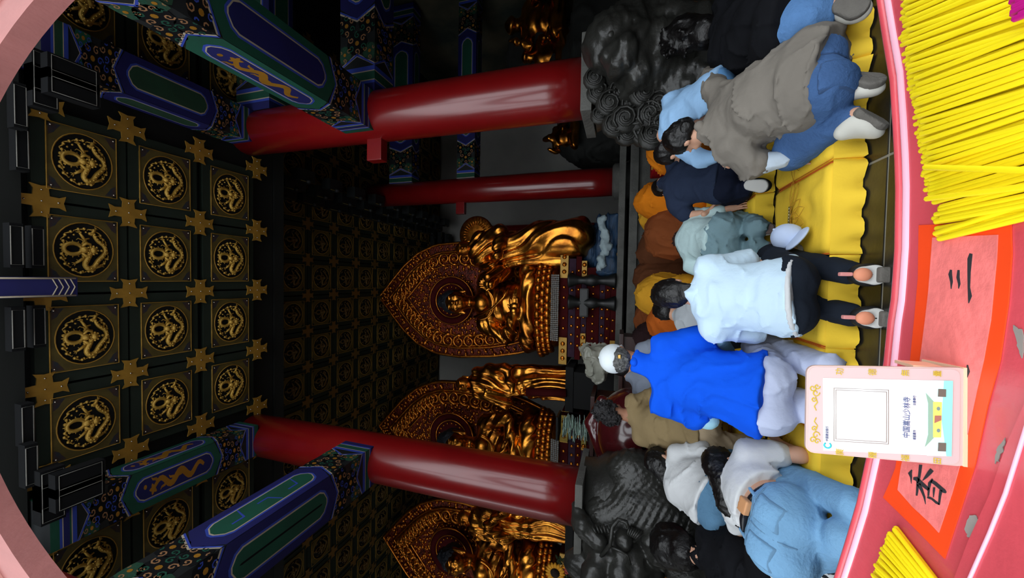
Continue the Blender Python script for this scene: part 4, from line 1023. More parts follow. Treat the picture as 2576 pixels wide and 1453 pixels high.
monk('monk bowing in an orange robe behind the navy tee', bk(1622, 505, 5.3), R_OR, .27, head=W(1616, 507, 5.75), seed=51)
monk('monk bowing in an ochre robe between the orange and the brown robe', bk(1628, 545, 6.0), R_YE, .3, seed=52)
monk('monk with a shaved head in an orange robe beside the sky blue shirt', bk(1655, 388, 4.5), R_OR, .28, head=W(1637, 357, 4.75), seed=53)
monk('monk bowing in a darker brown robe by the altar step', bk(1622, 628, 6.2), R_DB, .36, seed=54)
monk('monk bowing in a shadowy brown robe left of the darker brown one', bk(1612, 700, 6.2), R_DB, .36, seed=55)
monk('monk bowing in a saffron yellow robe ahead of the black-haired woman', bk(1616, 742, 5.4), R_YE, .32, seed=56)
monk('monk bowing in a dim brown robe behind the rust orange robe', bk(1614, 800, 6.1), R_BR, .33, seed=57)
monk('monk bowing in a rust orange robe beside the pale grey hoodie', bk(1652, 812, 5.0), R_RU, .3, seed=58)
monk('monk bowing in a dark maroon robe behind the blue-grey robe', bk(1612, 850, 5.6), R_MA, .3, seed=59)
monk('monk in an orange robe half hidden behind the stone dragon and the white blouse', bk(1640, 1168, 4.9), R_OR, .2, seed=60)
monk('monk in a bright orange robe low behind the black top and dragon', bk(1645, 1452, 4.3), R_OR, .3, seed=61)
monk('monk in a dim orange robe behind the stone lion', bk(1690, -5, 4.3), R_OR, .36, seed=62)
# ================================================================== altar, statues, carved plinths
M_GOLD = mat('gilt_bronze', (222, 146, 54), .27, metal=1, var=.6, vscale=3, col2=(128, 74, 28), bump=.15, bscale=22)
M_GOLDD = mat('dull_gilding', (214, 130, 46), .34, metal=1, var=.5, vscale=14)
M_HALO = mat('halo_maroon', (124, 44, 16), .4, metal=.5, var=1, vscale=16, col2=(54, 12, 8), bump=.9, bscale=30)
M_MAROON = mat('maroon_lacquer', (64, 12, 14), .8, spec=.1, var=.25, vscale=6)
M_SNAIL = mat('blue_black_curls', (16, 20, 28), .6, bump=1, bscale=26)
M_PURPLE = mat('dusk_violet_paint', (58, 40, 54), .85, spec=.1, var=.3, vscale=10)
def sdf_child(par, name, S, m, h, disp=None, label=None):
    V, Q = S.mesh(h, 0, disp); o = link(name, mesh_np(name, V-worldloc(par), Q, m), par)
    if label: o['label'] = label
    return o
unitv = lambda v: np.array(v, float)/np.linalg.norm(v)
YA = 6.45
za = W(1551, 700, YA)[2]
alt = MB().box((-1.6, YA+2.34, za/2-.16), (8.2, 4.3, za-.32))
alt.box((-1.6, YA+2.3, za-.055), (8.5, 4.5, .11)).box((-1.6, YA+2.3, za-.25), (8.36, 4.44, .14))
altar = alt.build('altar_platform', M_STONE, bevel=.012, loc=(-1.6, YA+2.4, 0), label='long grey stone altar platform carrying the gilded statues', cat='altar')
for k in range(7):
    MB().box((1.9-k*1.18, YA+.19, za*.38), (1.12, .06, za*.55)).build('stone_panel', M_STONE, altar, bevel=.01)

def teardrop(n=72):
    """outline of the flame halo: unit half width, y runs from -1 (foot) to 1 (tip)"""
    T_ = [0, .012, .04, .09, .16, .25, .36, .5, .7, .85, 1]; Wd = [.015, .05, .15, .34, .59, .82, .97, 1, .94, .84, .66]
    t = np.concatenate([np.linspace(0, .3, n//4, endpoint=False), np.linspace(.3, 1, n//4)])
    w_ = np.interp(t, T_, Wd); rgt_ = [(a, 1-2*b) for a, b in zip(w_, t)]
    return [(x, y) for x, y in rgt_[::-1]]+[(-x, y) for x, y in rgt_]
def roundel_mesh():
    b = MB(); p = [(q[0], 0, q[1]) for q in spiral((0, 0), 1, 1.6, 16, .4)]
    b.tube(p, np.linspace(.26, .1, 16), 6); b.sph((0, -.1, 0), .26, 8, 5)
    b.tube([(.95, 0, .35), (1.3, .0, .8), (1.2, 0, 1.2)], [.2, .14, .05], 5)
    return b.mesh('flame_roundel', M_GOLDD)
ME_ROUND = roundel_mesh()
def buddha(px, py, apx, apy, label, label2, seed, hand):
    YB = 7.25; top = W(1106, py, YB)[2]; zs = W(1352, py, YB-.45)[2]; s = (top-zs)/2.42; zb = W(1408, py, YB-.5)[2]; hl = zs-zb
    c = W(px, py, YB); c[2] = zs
    root = empty('buddha_statue', (c[0], c[1], za), label, 'statue', 'gilded seated buddhas'); L = lambda x, y, z: A(c[0]+s*x, c[1]+s*y, zs+s*z)
    S = Solid()
    S.cap(L(-.62, -.3, .2), L(.62, -.3, .2), .22*s, None, .1); S.ell(L(-.72, -.12, .22), (.3*s, .36*s, .22*s), None, .1); S.ell(L(.72, -.12, .22), (.3*s, .36*s, .22*s), None, .1)
    S.ell(L(0, 0, .55), (.5*s, .4*s, .5*s), None, .1); S.ell(L(0, .02, 1.05), (.46*s, .33*s, .42*s), None, .12); S.cap(L(-.42, .03, 1.32), L(.42, .03, 1.32), .17*s, None, .12)
    if hand: arms = [((.52, 0, 1.3), (.72, -.1, .78), (.42, -.52, .95)), ((-.52, 0, 1.3), (-.7, -.1, .72), (-.1, -.5, .46))]
    else: arms = [((.52, 0, 1.3), (.7, -.1, .72), (.1, -.5, .46)), ((-.52, 0, 1.3), (-.7, -.1, .72), (-.1, -.5, .46))]
    for a, b, d in arms: S.chain([L(*a), L(*b), L(*d)], [.17*s, .16*s, .1*s], .08)
    def drape(P):
        x = (P[:, 0]-c[0])/s; y = (P[:, 1]-c[1])/s; z = (P[:, 2]-zs)/s
        w = noise3(P*1.6, seed)*.5
        body = np.sin(26*(z+.55*x*x-.12*x)+w*4)*np.clip((z-.3)*3, 0, 1)*np.clip((1.25-z)*6, 0, 1)
        knee = np.sin(30*np.hypot(np.abs(x)-.1, z+.25)+w*3)*np.clip((.5-z)*4, 0, 1)
        return -.02*s*(body+.8*knee)-.008*s*np.sin(58*(z+.5*x*x)+5*w)*np.clip((z-.2)*3, 0, 1)
    sdf_child(root, 'robe', S, M_GOLD, .032, drape)
    F = Solid(); F.ell(L(0, -.06, 1.28), (.28*s, .33*s, .26*s), None, .05); F.cap(L(0, -.02, 1.4), L(0, -.05, 1.75), .15*s, .13*s, .06)
    hc = L(0, -.1, 1.95); F.ell(hc, (.235*s, .27*s, .3*s), None, .05); F.ell(hc+A(0, -.05, -.17)*s, (.17*s, .2*s, .14*s), None, .05)
    F.cap(hc+A(0, -.25, .03)*s, hc+A(0, -.31, -.06)*s, .02*s, .042*s, .03)
    for q in (-1, 1):
        F.cap(hc+A(q*.235, .0, .08)*s, hc+A(q*.24, -.01, -.22)*s, .045*s, .035*s, .02); F.ell(hc+A(q*.1, -.245, .06)*s, (.075*s, .03*s, .022*s), None, .015); F.ell(hc+A(q*.1, -.24, -.01)*s, (.05*s, .03*s, .018*s), None, .01)
        F.ell(hc+A(q*.12, -.2, -.08)*s, (.08*s, .06*s, .07*s), None, .04)
    F.ell(hc+A(0, -.265, -.13)*s, (.065*s, .03*s, .018*s), None, .01); F.ell(hc+A(0, -.262, -.16)*s, (.05*s, .03*s, .016*s), None, .01)
    sdf_child(root, 'head', F, M_GOLD, .022)
    Hr = Solid(); Hr.ell(hc+A(0, .05, .12)*s, (.262*s, .28*s, .25*s), None, .03); Hr.ell(hc+A(0, .05, .34)*s, (.14*s, .15*s, .14*s), None, .05); Hr.half(hc+A(0, -.2, .11)*s, A(0, -1, -.35))
    rr = np.random.default_rng(seed)
    sdf_child(root, 'hair', Hr, M_SNAIL, .022, lambda P: -.018*s*np.abs(noise3(P*22/s, seed)))
    for d in arms:
        e = L(*d[2]); Hd = Solid(); up = A(0, -.2, 1) if (hand and d[0][0] > 0) else A(-np.sign(d[0][0])*1.0, -.1, .05); up = unitv(up)
        Hd.ell(e+up*.08*s, (.09*s, .06*s, .1*s), None, .03)
        xx = unitv(np.cross(up, A(0, 1, .1)))
        for i in range(4): o = xx*(i-1.5)*.045*s; Hd.cap(e+up*.12*s+o, e+up*(.27-.02*abs(i-1.5))*s+o, .024*s, .018*s, .01)
        Hd.cap(e+xx*.07*s, e+xx*.13*s+up*.12*s, .028*s, .02*s, .015); sdf_child(root, 'hand', Hd, M_GOLD, .014)
    # collar edges and chest ornament
    b = MB()
    for q, r in ((0, .03), (1, .022)):
        b.tube([L(.34*math.cos(t), -.3-.06*q, 1.28+.3*math.sin(t)*(.9+.2*q)) for t in np.linspace(PI*.98, 2.02*PI, 16)], r*s, 6)
    b.tube([L(-.3, -.3, 1.42), L(-.1, -.38, 1.0), L(.16, -.42, .72), L(.36, -.4, .62)], .03*s, 6)
    b.build('collar', M_GOLD, root)
    # lotus seat with beaded net
    b = MB()
    for row in range(3):
        n = 18
        for k in range(n):
            a = PI+PI*(k+.5*(row % 2)+.25)/n; R_ = (.98-.05*row)*s; p = A(c[0]+R_*1.04*math.cos(a), c[1]-.1*s+R_*.62*math.sin(a), zs-hl*(.12+.2*row))
            b.sph(p, (.1*s, .07*s, hl*.15), 7, 5, rot=Matrix.Rotation(a+PI/2, 3, 'Z'))
    k0 = len(b.v); b.lathe((0, 0, 0), [(.8*s, -hl), (.9*s, -hl*.4), (.84*s, .03*s)], 28); b.v[k0:] = [(c[0]+x, c[1]-.1*s+.6*y, zs+z) for x, y, z in b.v[k0:]]; b.build('lotus_seat', M_GOLDD, root)
    b = MB(); nb = 0
    for row in range(4):
        for k in range(34):
            b.sph((c[0]+(-.62+1.24*k/33)*s, c[1]-.1*s-.52*s-.01*row, zb+hl*(.3-.09*row)), .022*s, 5, 3)
    o = b.build('bead_net', mat('grey_beads', (128, 126, 122), .5), root); o['kind'] = 'stuff'
    # pedestal tiers
    tiers = [(1408, 1430, 1.04, M_MAROON), (1430, 1448, .9, M_PURPLE), (1448, 1462, .94, M_MAROON), (1462, 1476, .86, M_PURPLE), (1476, 1508, .74, M_MAROON), (1508, 1522, .86, M_PURPLE), (1522, 1536, .94, M_MAROON), (1536, 1556, 1.04, M_MAROON)]
    ped = empty('pedestal', (0, 0, 0)); ped.parent = root; ped.location = (0, 0, 0); g = MB()
    for i, (x0, x1, hw, m) in enumerate(tiers):
        z1 = W(x0, py, YB-.5)[2]; z0 = W(x1, py, YB-.5)[2]
        if i == len(tiers)-1: z0 = za
        MB().box((c[0], c[1]-.02, (z0+z1)/2), (2*hw*s*1.05, 1.0*s+.1*(hw-.7), z1-z0-.004)).build('tier', m, ped, bevel=.008)
        zc = (z0+z1)/2; yf = c[1]-.02-(1.0*s+.1*(hw-.7))/2
        if i in (0, 3, 7):
            for q in (-1, 1):
                MB().box((c[0]+q*hw*s*.8, yf-.012, zc), (hw*s*.5, .03, (z1-z0)*.92)).build('gilt_corner', M_GOLDP, ped, bevel=.006)
                for k in (-1, 0, 1): g.lathe((c[0]+q*hw*s*.8+k*.14*s, yf-.03, zc), [(.045*s, 0), (.03*s, .012), (.0, .016)], 8, axis=Matrix.Rotation(PI/2, 3, 'X'))
        for k in range(-4, 5):
            if abs(k) > 3 and i in (0, 3, 7): continue
            g.sph((c[0]+k*.19*s*hw, yf-.004, zc), (.032*s, .02*s, .032*s), 7, 5)
    g.build('gilt_studs', M_GOLDD, ped)['kind'] = 'stuff'
    # flame halo
    YH = 7.95; ap = W(apx, apy, YH); hw = 1.28*(7.95/7.2); bot = zs-.1
    hh = (ap[2]-bot); cz = bot+hh*.5; T = teardrop(72); ymax = max(p[1] for p in T)
    hx = W(1060, 610, YH)[0]-W(1060, 750, YH)[0]
    fn = lambda u, v, w: (ap[0]+u, YH-w, cz+v)
    sc = lambda k: [(x*hx*k, (y/ymax*(ap[2]-cz) if y > 0 else y*(cz-bot))*k) for x, y in T]
    b = MB(); b.prism(sc(1), fn, -.06, .02, 0); b.prism(sc(.84), fn, .02, .035, 0); b.prism(sc(.62), fn, .035, .05, 0)
    halo = b.build('halo', M_HALO, root)
    b = MB()
    for k in (.985, .84, .8, .62): b.tube([fn(u, v, .05) for u, v in sc(k)], .028 if k < .9 else .035, 5, closed=True, cap=False)
    b.build('halo_rim', M_GOLDD, halo)
    T2 = sc(.725); n = len(T2)
    for i in range(1, n, 2):
        u, v = T2[i]
        if v < -.7*(cz-bot): continue
        r = link('flame_roundel', ME_ROUND, halo); r.location = A(*fn(u, v, .07))-worldloc(halo); k = .17; r.scale = (k*(1 if u < 0 else -1), k, k); r.rotation_euler = (0, -math.atan2(u, v)*.6, 0)
    b = MB()
    for i in range(760):
        a = rr.uniform(0, 1)*n; k = rr.choice([.92, .94, .9, .72, .56, .5, .42, .34, .66])+rr.uniform(-.03, .03); q = sc(k)[int(a) % n]
        b.sph(fn(q[0]+rr.uniform(-.02, .02), q[1], .05), (rr.uniform(.02, .055), .045, rr.uniform(.02, .055)), 5, 3)
    b.build('halo_filigree', M_GOLDD, halo)['kind'] = 'stuff'
    b = MB(); hcen = W(1135, apy+(py-apy)*.8, 7.7)
    ring = lambda R_, y: [(hcen[0]+R_*math.cos(t), y, hcen[2]+R_*math.sin(t)) for t in np.linspace(0, 2*PI, 33)[:-1]]
    b.tube(ring(.5*s, 7.72), .085*s, 8, 0, closed=True, cap=False); b.tube(ring(.58*s, 7.7), .02, 5, 1, closed=True, cap=False); b.tube(ring(.41*s, 7.7), .02, 5, 1, closed=True, cap=False)
    b.prism([(u-hcen[0], w-hcen[2]) for u, _, w in ring(.42*s, 0)], lambda u, v, w: (hcen[0]+u, 7.76-w, hcen[2]+v), 0, .03, 0)
    for t in np.linspace(0, 2*PI, 19)[:-1]: b.sph((hcen[0]+.33*s*math.cos(t), 7.72, hcen[2]+.33*s*math.sin(t)), .03*s, 6, 4, 1)
    b.build('head_ring', [M_MAROON, M_GOLDD], halo)
    return root
buddha(1150, 758, 955, 746, 'gilded seated buddha behind two black trumpet vases, under the tallest flame halo', '', 1, True)
buddha(1150, 1106, 955, 1068, 'gilded seated buddha behind the glass money box, beside the standing figure with a maroon scroll', '', 2, False)
buddha(1148, 1398, 966, 1346, 'gilded seated buddha nearest the dragon plinth, beyond the left column', '', 3, False)

# ---- standing attendants
def attendant(label, spine, rad, head, arms, extra, seed, name='attendant_statue', fold=(14, 14, 2.0), pivot=None):
    base = A(spine[-1][0], spine[-1][1], za); root = empty(name, base, label, 'statue')
    S = Solid(); S.chain(spine, rad, .1)
    for p, r in arms: S.chain(p, r, .06)
    for p, r in extra: S.chain(p, r, .1)
    f = folds(seed, .035, fold)
    def flow(P):
        nz = noise3(P*1.3, seed)
        if pivot is not None:
            d = P-pivot; a_ = np.arctan2(d[:, 0], -d[:, 2]); r_ = np.hypot(d[:, 0], d[:, 2]); return -.026*np.sin(a_*34+2.2*nz)*np.clip(r_*1.2-.2, .2, 1)-.012*np.sin(a_*71+5*nz)
        return -.022*np.sin(P[:, 0]*38+3*nz+2*np.sin(P[:, 2]*2.2))-.012*np.sin(P[:, 2]*24+6*(P[:, 0]-base[0])**2*8+3*nz)*np.clip((P[:, 2]-za-1.0), 0, 1)
    sdf_child(root, 'robe', S, M_GOLD, .022, flow)
    H = Solid(); h = A(*head); H.ell(h, (.15, .17, .19), None, .03); H.ell(h+A(0, -.05, -.1), (.1, .11, .09), None, .03); H.cap(h-A(0, 0, .12), A(*spine[0])+A(0, 0, .05), .09, .12, .04); H.cap(h+A(0, -.16, 0), h+A(0, -.19, -.05), .018, .03, .02)
    for q in (-1, 1): H.cap(h+A(q*.15, 0, .03), h+A(q*.155, 0, -.12), .028, .022, .01); H.ell(h+A(q*.06, -.15, .04), (.05, .02, .014), None, .01)
    H.ell(h+A(0, -.16, -.1), (.04, .02, .012), None, .01)
    sdf_child(root, 'head', H, M_GOLDD, .016); return root
Y1 = 6.95; w = lambda x, y, Y=Y1: W(x, y, Y)
a1 = attendant('standing gilded disciple statue with robe swept outward above the blue wave base', [w(1208, 628), w(1285, 618), w(1360, 606), w(1442, 600)], [.27, .27, .36, .42],
               w(1168, 625), [([w(1208, 655), w(1250, 680, 6.7), w(1228, 694, 6.5)], [.15, .14, .09]), ([w(1208, 600), w(1260, 585, 6.7), w(1250, 640, 6.5)], [.15, .14, .1])],
               [([w(1300, 640), w(1380, 600), w(1462, 556)], [.16, .2, .12]), ([w(1260, 650), w(1340, 645), w(1436, 662)], [.18, .2, .14])], 5, pivot=w(1120, 720))
d = MB(); dc = w(1200, 590, 7.25); d.lathe(dc, [(0, 0), (.36, 0), (.4, .03), (.36, .06), (0, .06)], 28, axis=Matrix.Rotation(PI/2, 3, 'X'))
for t in np.linspace(0, 2*PI, 29)[:-1]: d.tube([dc+A(.2*math.cos(t), -.07, .2*math.sin(t)), dc+A(.36*math.cos(t), -.07, .36*math.sin(t))], .012, 4)
d.build('disc_halo', M_GOLDD, a1)
MB().tube([w(1445, 601, 6.9), w(1486, 601, 6.9)], .055, 8).build('staff_foot', M_GOLD, a1)
wb = Solid(); wb.box(w(1530, 620, 7.0), (.5, .3, .13), None, .06, .05); wb.ell(w(1490, 640, 7.15), (.3, .25, .3), None, .1); wb.ell(w(1470, 600, 7.15), (.34, .25, .22), None, .1)
sdf_child(a1, 'wave_base', wb, mat('sea_blue_paint', (32, 62, 92), .6, var=.5, vscale=6, bump=.3, bscale=14, stretch=(1, 1, 4)), .03, folds(6, .03, (4, 4, 12)))
cr = Solid(); rr = np.random.default_rng(4)
pts = [(800, 310), (760, 350), (800, 420), (820, 500), (830, 560), (800, 620), (870, 640), (810, 720), (780, 800), (790, 850), (720, 890)]
for (u, v), (u2, v2) in zip(pts[:-1], pts[1:]):
    for t in (0, .33, .66): cr.ell(W(1340+(u+(u2-u)*t)/4.54+rr.uniform(-3, 3), 480+(v+(v2-v)*t)/4.54, 6.6), rr.uniform(.04, .075), None, .02)
sdf_child(a1, 'wave_foam', cr, mat('pale_foam_paint', (150, 168, 174), .7, var=.15), .018, folds(8, .012, (22, 22, 22)))
a2 = attendant('standing gilded disciple statue with a maroon scroll, left of the halo with two vases', [w(1205, 962), w(1280, 962), w(1350, 965), w(1430, 968)], [.25, .24, .27, .3], w(1168, 965),
               [([w(1205, 935), w(1270, 928, 6.75), w(1290, 975, 6.55)], [.13, .12, .08]), ([w(1205, 990), w(1275, 1008, 6.75), w(1225, 986, 6.55)], [.13, .12, .08])], [([w(1230, 940), w(1430, 936)], [.16, .15])], 9)
MB().tube([w(1325, 985, 6.55), w(1425, 988, 6.55)], .075, 10).build('maroon_scroll', M_MAROON, a2)
a3 = attendant('standing gilded disciple statue with joined hands, beyond the left red column', [w(1205, 1310), w(1280, 1312), w(1350, 1315), w(1425, 1318)], [.25, .24, .28, .3], w(1172, 1300),
               [([w(1205, 1285), w(1270, 1280, 6.75), w(1225, 1320, 6.5)], [.13, .12, .08]), ([w(1205, 1338), w(1275, 1350, 6.75), w(1225, 1326, 6.5)], [.13, .12, .08])], [], 10)
for a_, yc in ((a2, 968), (a3, 1318)):
    b = MB()
    for x0, x1, hw in ((1428, 1448, .42), (1448, 1500, .34), (1500, 1556, .44)):
        z1, z0 = w(x0, yc)[2], w(x1, yc)[2]
        b.box((w(1450, yc)[0], Y1, (z0+z1)/2 if x1 < 1550 else (za+z1)/2), (2*hw, .7, (z1-z0)*.98 if x1 < 1550 else z1-za))
    b.build('plinth', M_BLACK, a_, bevel=.02)

# ---- gilded arhats on the dark rock along the right wall
rk = Solid(); rk.box((4.9, 8.4, 1.0), (1.2, 1.6, 1.0), None, .1, .1); rk.ell((4.4, 8.0, 2.2), (.9, .8, .7), None, .3); rk.ell((5.2, 8.3, 2.9), (.8, .9, .9), None, .3); rk.ell((3.3, 8.6, 1.7), (.7, .7, .9), None, .3)
solid('rock_ledge', rk, mat('dark_moulded_rock', (34, 36, 34), .85, var=.4, vscale=3), h=.06, disp=folds(12, .12, (1.6, 1.6, 1.6)), loc=(4.9, 8.4, 0), label='dark moulded rock ledge along the right mural wall', cat='rock ledge')
def arhat(label, p, s, seed):
    p = A(*p); root = empty('arhat_statue', p, label, 'statue'); S = Solid(); L = lambda *v: p+s*A(*v)
    S.cap(L(-.4, -.2, .15), L(.4, -.2, .15), .18*s, None, .1); S.ell(L(0, 0, .5), (.34*s, .26*s, .45*s), None, .1); S.cap(L(-.3, 0, .85), L(.3, 0, .85), .14*s, None, .1)
    S.chain([L(.38, 0, .85), L(.55, -.15, .5), L(.2, -.4, .55)], [.12*s, .1*s, .07*s], .05); S.chain([L(-.38, 0, .85), L(-.62, -.2, .75), L(-.55, -.35, 1.1)], [.12*s, .09*s, .06*s], .05)
    S.ell(L(0, -.03, 1.2), (.16*s, .18*s, .2*s), None, .06); S.cap(L(0, 0, .9), L(0, -.02, 1.1), .1*s, None, .04)
    sdf_child(root, 'body', S, M_GOLD, .035, lambda P: .02*np.sin(P[:, 2]*26+5*noise3(P*2, seed))); return root
arhat('gilded arhat statue with a raised arm, high on the rock by the right wall', W(1425, 40, 7.4), .95, 21)
arhat('gilded arhat statue leaning just above the lion column edge', W(1430, 128, 7.4), .72, 22)
arhat('small gilded arhat statue seen between the two red columns', W(1455, 342, 7.8), .55, 23)

# ---- black trumpet vases and other things on the altar
def vase(py, lab):
    zt = W(1429, py, 6.5)[2]; hgt = zt-za; s = hgt/1.0; c = A(W(1490, py, 6.5)[0], 6.56, za)
    prof = [(.0, 0), (.17, 0), (.165, .05), (.1, .22), (.085, .34), (.11, .4), (.14, .5), (.12, .6), (.085, .68), (.1, .8), (.17, .96), (.18, 1.0), (.165, 1.0), (.09, .8), (0, .7)]
    b = MB().lathe(c, [(r*s*.95, z*s) for r, z in prof], 28)
    return b.build('trumpet_vase', mat('black_bronze', (16, 18, 18), .45, var=.2, vscale=8), loc=c, label=lab, cat='vase', group='black altar vases')
v1 = vase(705, 'black bronze trumpet vase next to the blue wave base')
v2 = vase(762, 'black bronze trumpet vase in front of the pedestal centre'); MB().box(worldloc(v2)+A(0, -.02, .55), (.52, .1, .16)).build('vase_handles', MATS['black_bronze'], v2, bevel=.03)
# offering table with the glass money box
c = W(1500, 1080, 5.4); tz = W(1486, 1080, 5.4)[2]
t = empty('offering_table', (c[0], 5.5, 0), 'dark reddish wooden offering table under the glass money box', 'table')
M_DWOOD = mat('dark_red_wood', (54, 26, 22), .45, var=.35, vscale=4, stretch=(1, 1, 6))
MB().box((c[0], 5.5, tz-.03), (1.1, .6, .06)).build('table_top', M_DWOOD, t, bevel=.01); MB().box((c[0], 5.52, tz-.2), (.98, .5, .26)).build('apron', M_DWOOD, t)
for q in (-1, 1):
    for r in (-1, 1): MB().box((c[0]+q*.46, 5.52+r*.2, (tz-.3)/2), (.08, .08, tz-.3)).build('leg', M_DWOOD, t)
gb = W(1440, 1078, 5.4); gh = W(1400, 1078, 5.4)[2]-tz; g = empty('money_box', (gb[0], 5.46, tz), 'glass money box full of pale notes on the dark offering table', 'box')
M_GLASS = mat('greenish_glass', (236, 246, 242), .02, trans=1, ior=1.03)
bx = (.34, .3, gh)
MB().box((gb[0], 5.46, tz+.012), (bx[0], bx[1], .024)).build('base', M_BLACK, g)
for q in (-1, 1):
    MB().box((gb[0]+q*bx[0]/2, 5.46, tz+gh/2), (.008, bx[1], gh-.05)).build('pane', M_GLASS, g); MB().box((gb[0], 5.46+q*bx[1]/2, tz+gh/2), (bx[0], .008, gh-.05)).build('pane', M_GLASS, g)
MB().box((gb[0], 5.46, tz+gh-.02), (bx[0]+.02, bx[1]+.02, .03)).build('lid', MATS['black_bronze'], g, bevel=.004)
nt = MB(); rr = np.random.default_rng(8)
for k in range(60): nt.box((gb[0]+rr.uniform(-.1, .1), 5.46+rr.uniform(-.08, .08), tz+.04+k*.75*gh/60), (.16, .12, .006), Matrix.Rotation(rr.uniform(0, 3), 3, 'Z') @ Matrix.Rotation(rr.uniform(-.2, .2), 3, 'X'))
nt.build('bank_notes', mat('pale_notes', (214, 226, 220), .8, var=.25, vscale=20), g)['kind'] = 'stuff'
# pale plastic bag
pb = Solid(); p = W(1512, 905, 5.6); pb.ell(p, (.24, .16, .24), None, .05); pb.ell(p+A(-.2, 0, .06), (.12, .1, .1), None, .08); pb.ell(p+A(.1, 0, .2), (.1, .1, .12), None, .08)
bag = solid('plastic_bag', pb, mat('crumpled_grey_plastic', (150, 150, 138), .35, var=.15, vscale=8), h=.018, disp=folds(31, .05, (7, 7, 7)), loc=(p[0], p[1], p[2]-.26), label='crumpled translucent grey plastic bag hanging beside the white cap', cat='bag')
st = empty('incense_stand', (p[0], 5.6, 0), 'dark wooden stand holding the crumpled grey plastic bag', 'stand')
MB().box((p[0], 5.62, p[2]-.29), (.9, .5, .06)).build('stand_top', M_DWOOD, st, bevel=.01); MB().box((p[0], 5.66, (p[2]-.32)/2), (.8, .4, p[2]-.32)).build('stand_body', M_DWOOD, st)
# big wooden fish drum
fd = Solid(); p = W(1590, 1085, 4.35); R_ = .46
fd.ell(p, (.5, .46, .4), None, .05); fd.ell(p+A(.0, -.25, -.1), (.6, .2, .035), None, .02, 's'); fd.chain([p+A(-.42, -.1, .1), p+A(-.5, -.25, -.1), p+A(-.3, -.42, -.2)], [.07, .09, .06], .05); fd.chain([p+A(.3, .1, .35), p+A(0, .1, .48), p+A(-.32, 0, .34)], [.06, .07, .06], .03)
fish = solid('wooden_fish', fd, mat('maroon_varnish', (70, 18, 22), .2, coat=.6, var=.3, vscale=4), h=.022, loc=(p[0], p[1], p[2]-.4), label='large glossy maroon wooden fish drum behind the khaki shirted man', cat='drum')
b = MB(); b.lathe((p[0], p[1], 0), [(.42, 0), (.46, .1), (.46, p[2]-.5), (.4, p[2]-.42), (.2, p[2]-.38), (0, p[2]-.38)], 28)
b.build('drum_stand', M_DWOOD, loc=(p[0], p[1], 0), label='round dark stand under the maroon wooden fish drum', cat='stand')
mc = Solid(); q = W(1712, 1128, 3.9); mc.ell(q, (.22, .16, .1), None, .04); mc.ell(q-A(.0, 0, .12), (.24, .2, .12), None, .05)
solid('magenta_cushion', mc, cloth('magenta_satin', (176, 44, 78), rough=.6), h=.018, disp=folds(33, .01), loc=(q[0], q[1], q[2]-.24), label='magenta satin cushion poking out beside the khaki shirt', cat='cushion')
# flowers by the left edge of the altar
fb = W(1440, 1440, 5.3); fl_ = empty('flower_bouquet', (fb[0], fb[1], 0), 'bouquet with a sunflower and coral blossoms beside the stone dragon head', 'flowers'); rr = np.random.default_rng(12)
M_PET = mat('sunflower_petal', (226, 156, 26), .7); M_LEAF = mat('bouquet_leaf', (60, 78, 44), .7, var=.4); M_COR = mat('coral_blossom', (196, 84, 70), .7, var=.3)
sf = MB(); sp = W(1397, 1437, 5.2)
for k in range(16): a = 2*PI*k/16; sf.sph(sp+A(.1*math.cos(a), -.02, .1*math.sin(a)), (.06, .012, .025), 6, 4, 0, Matrix.Rotation(-a, 3, 'Y'))
sf.lathe(sp+A(0, -.02, 0), [(.075, 0), (.06, .03), (0, .035)], 14, 1, axis=Matrix.Rotation(PI/2, 3, 'X')); sf.build('sunflower', [M_PET, mat('sunflower_heart', (36, 22, 12), .9, bump=1, bscale=60)], fl_)
for k in range(26):
    e = W(rr.uniform(1420, 1470), rr.uniform(1405, 1475), 5.2+rr.uniform(-.1, .2)); b = MB(); m = M_COR if e[2] < 1.4 or k % 2 else M_PET
    for j in range(6): a = j*PI/3; b.sph(e+.03*A(math.cos(a), -.3, math.sin(a)), .026, 6, 4)
    b.build('blossom', m, fl_)
b = MB()
for k in range(34):
    e = W(rr.uniform(1400, 1480), rr.uniform(1395, 1470), 5.35); b.tube([A(fb[0]+rr.uniform(-.1, .1), fb[1]+.1, .5), (e+A(fb[0], fb[1]+.1, .9))/2, e], [.012, .01, .004], 4); b.sph(e, (.05, .012, .02), 5, 3, 0, Matrix.Rotation(rr.uniform(0, 3), 3, 'Y'))
b.build('stems', M_LEAF, fl_)['kind'] = 'stuff'
MB().lathe((fb[0], fb[1]+.1, 0), [(.16, 0), (.2, .3), (.14, .5), (.2, .62), (.17, .62), (.1, .5), (0, .2)], 20).build('flower_pot', M_STONE, fl_)

# ================================================================== carved plinths under the two near columns
def curl_mesh():
    b = MB(); b.sph((0, 0, 0), (1, .55, 1), 10, 6); b.tube([(q[0], -.48-.1*(1-math.hypot(*q)), q[1]) for q in spiral((0, 0), .85, 2.2, 22)], .1, 4); return b.mesh('mane_curl', M_DKSTONE)
ME_CURL = curl_mesh()
def curl(par, p, r, rot=0, flip=1):
    o = link('mane_curl', ME_CURL, par); o.location = A(*p)-worldloc(par); o.scale = (r*flip, r, r); o.rotation_euler = (.2, rot, 0); return o
pl = empty('stone_lion', (1.905, 3.5, 0), 'dark carved stone lion with curled mane wrapped around the column plinth', 'sculpture')
MB().lathe((1.905, 3.7, 0), [(.6, 0), (.6, .12), (.44, .2), (.36, 1.0), (.36, 1.3), (.4, 1.38)], 28).build('plinth', M_DKSTONE, pl)
MB().box((1.88, 3.64, 1.45), (.7, .66, .1)).build('plinth_slab', M_STONE, pl, bevel=.01)
S = Solid(); YL = 3.15; w = lambda x, y, Y=YL: W(x, y, Y+.12)
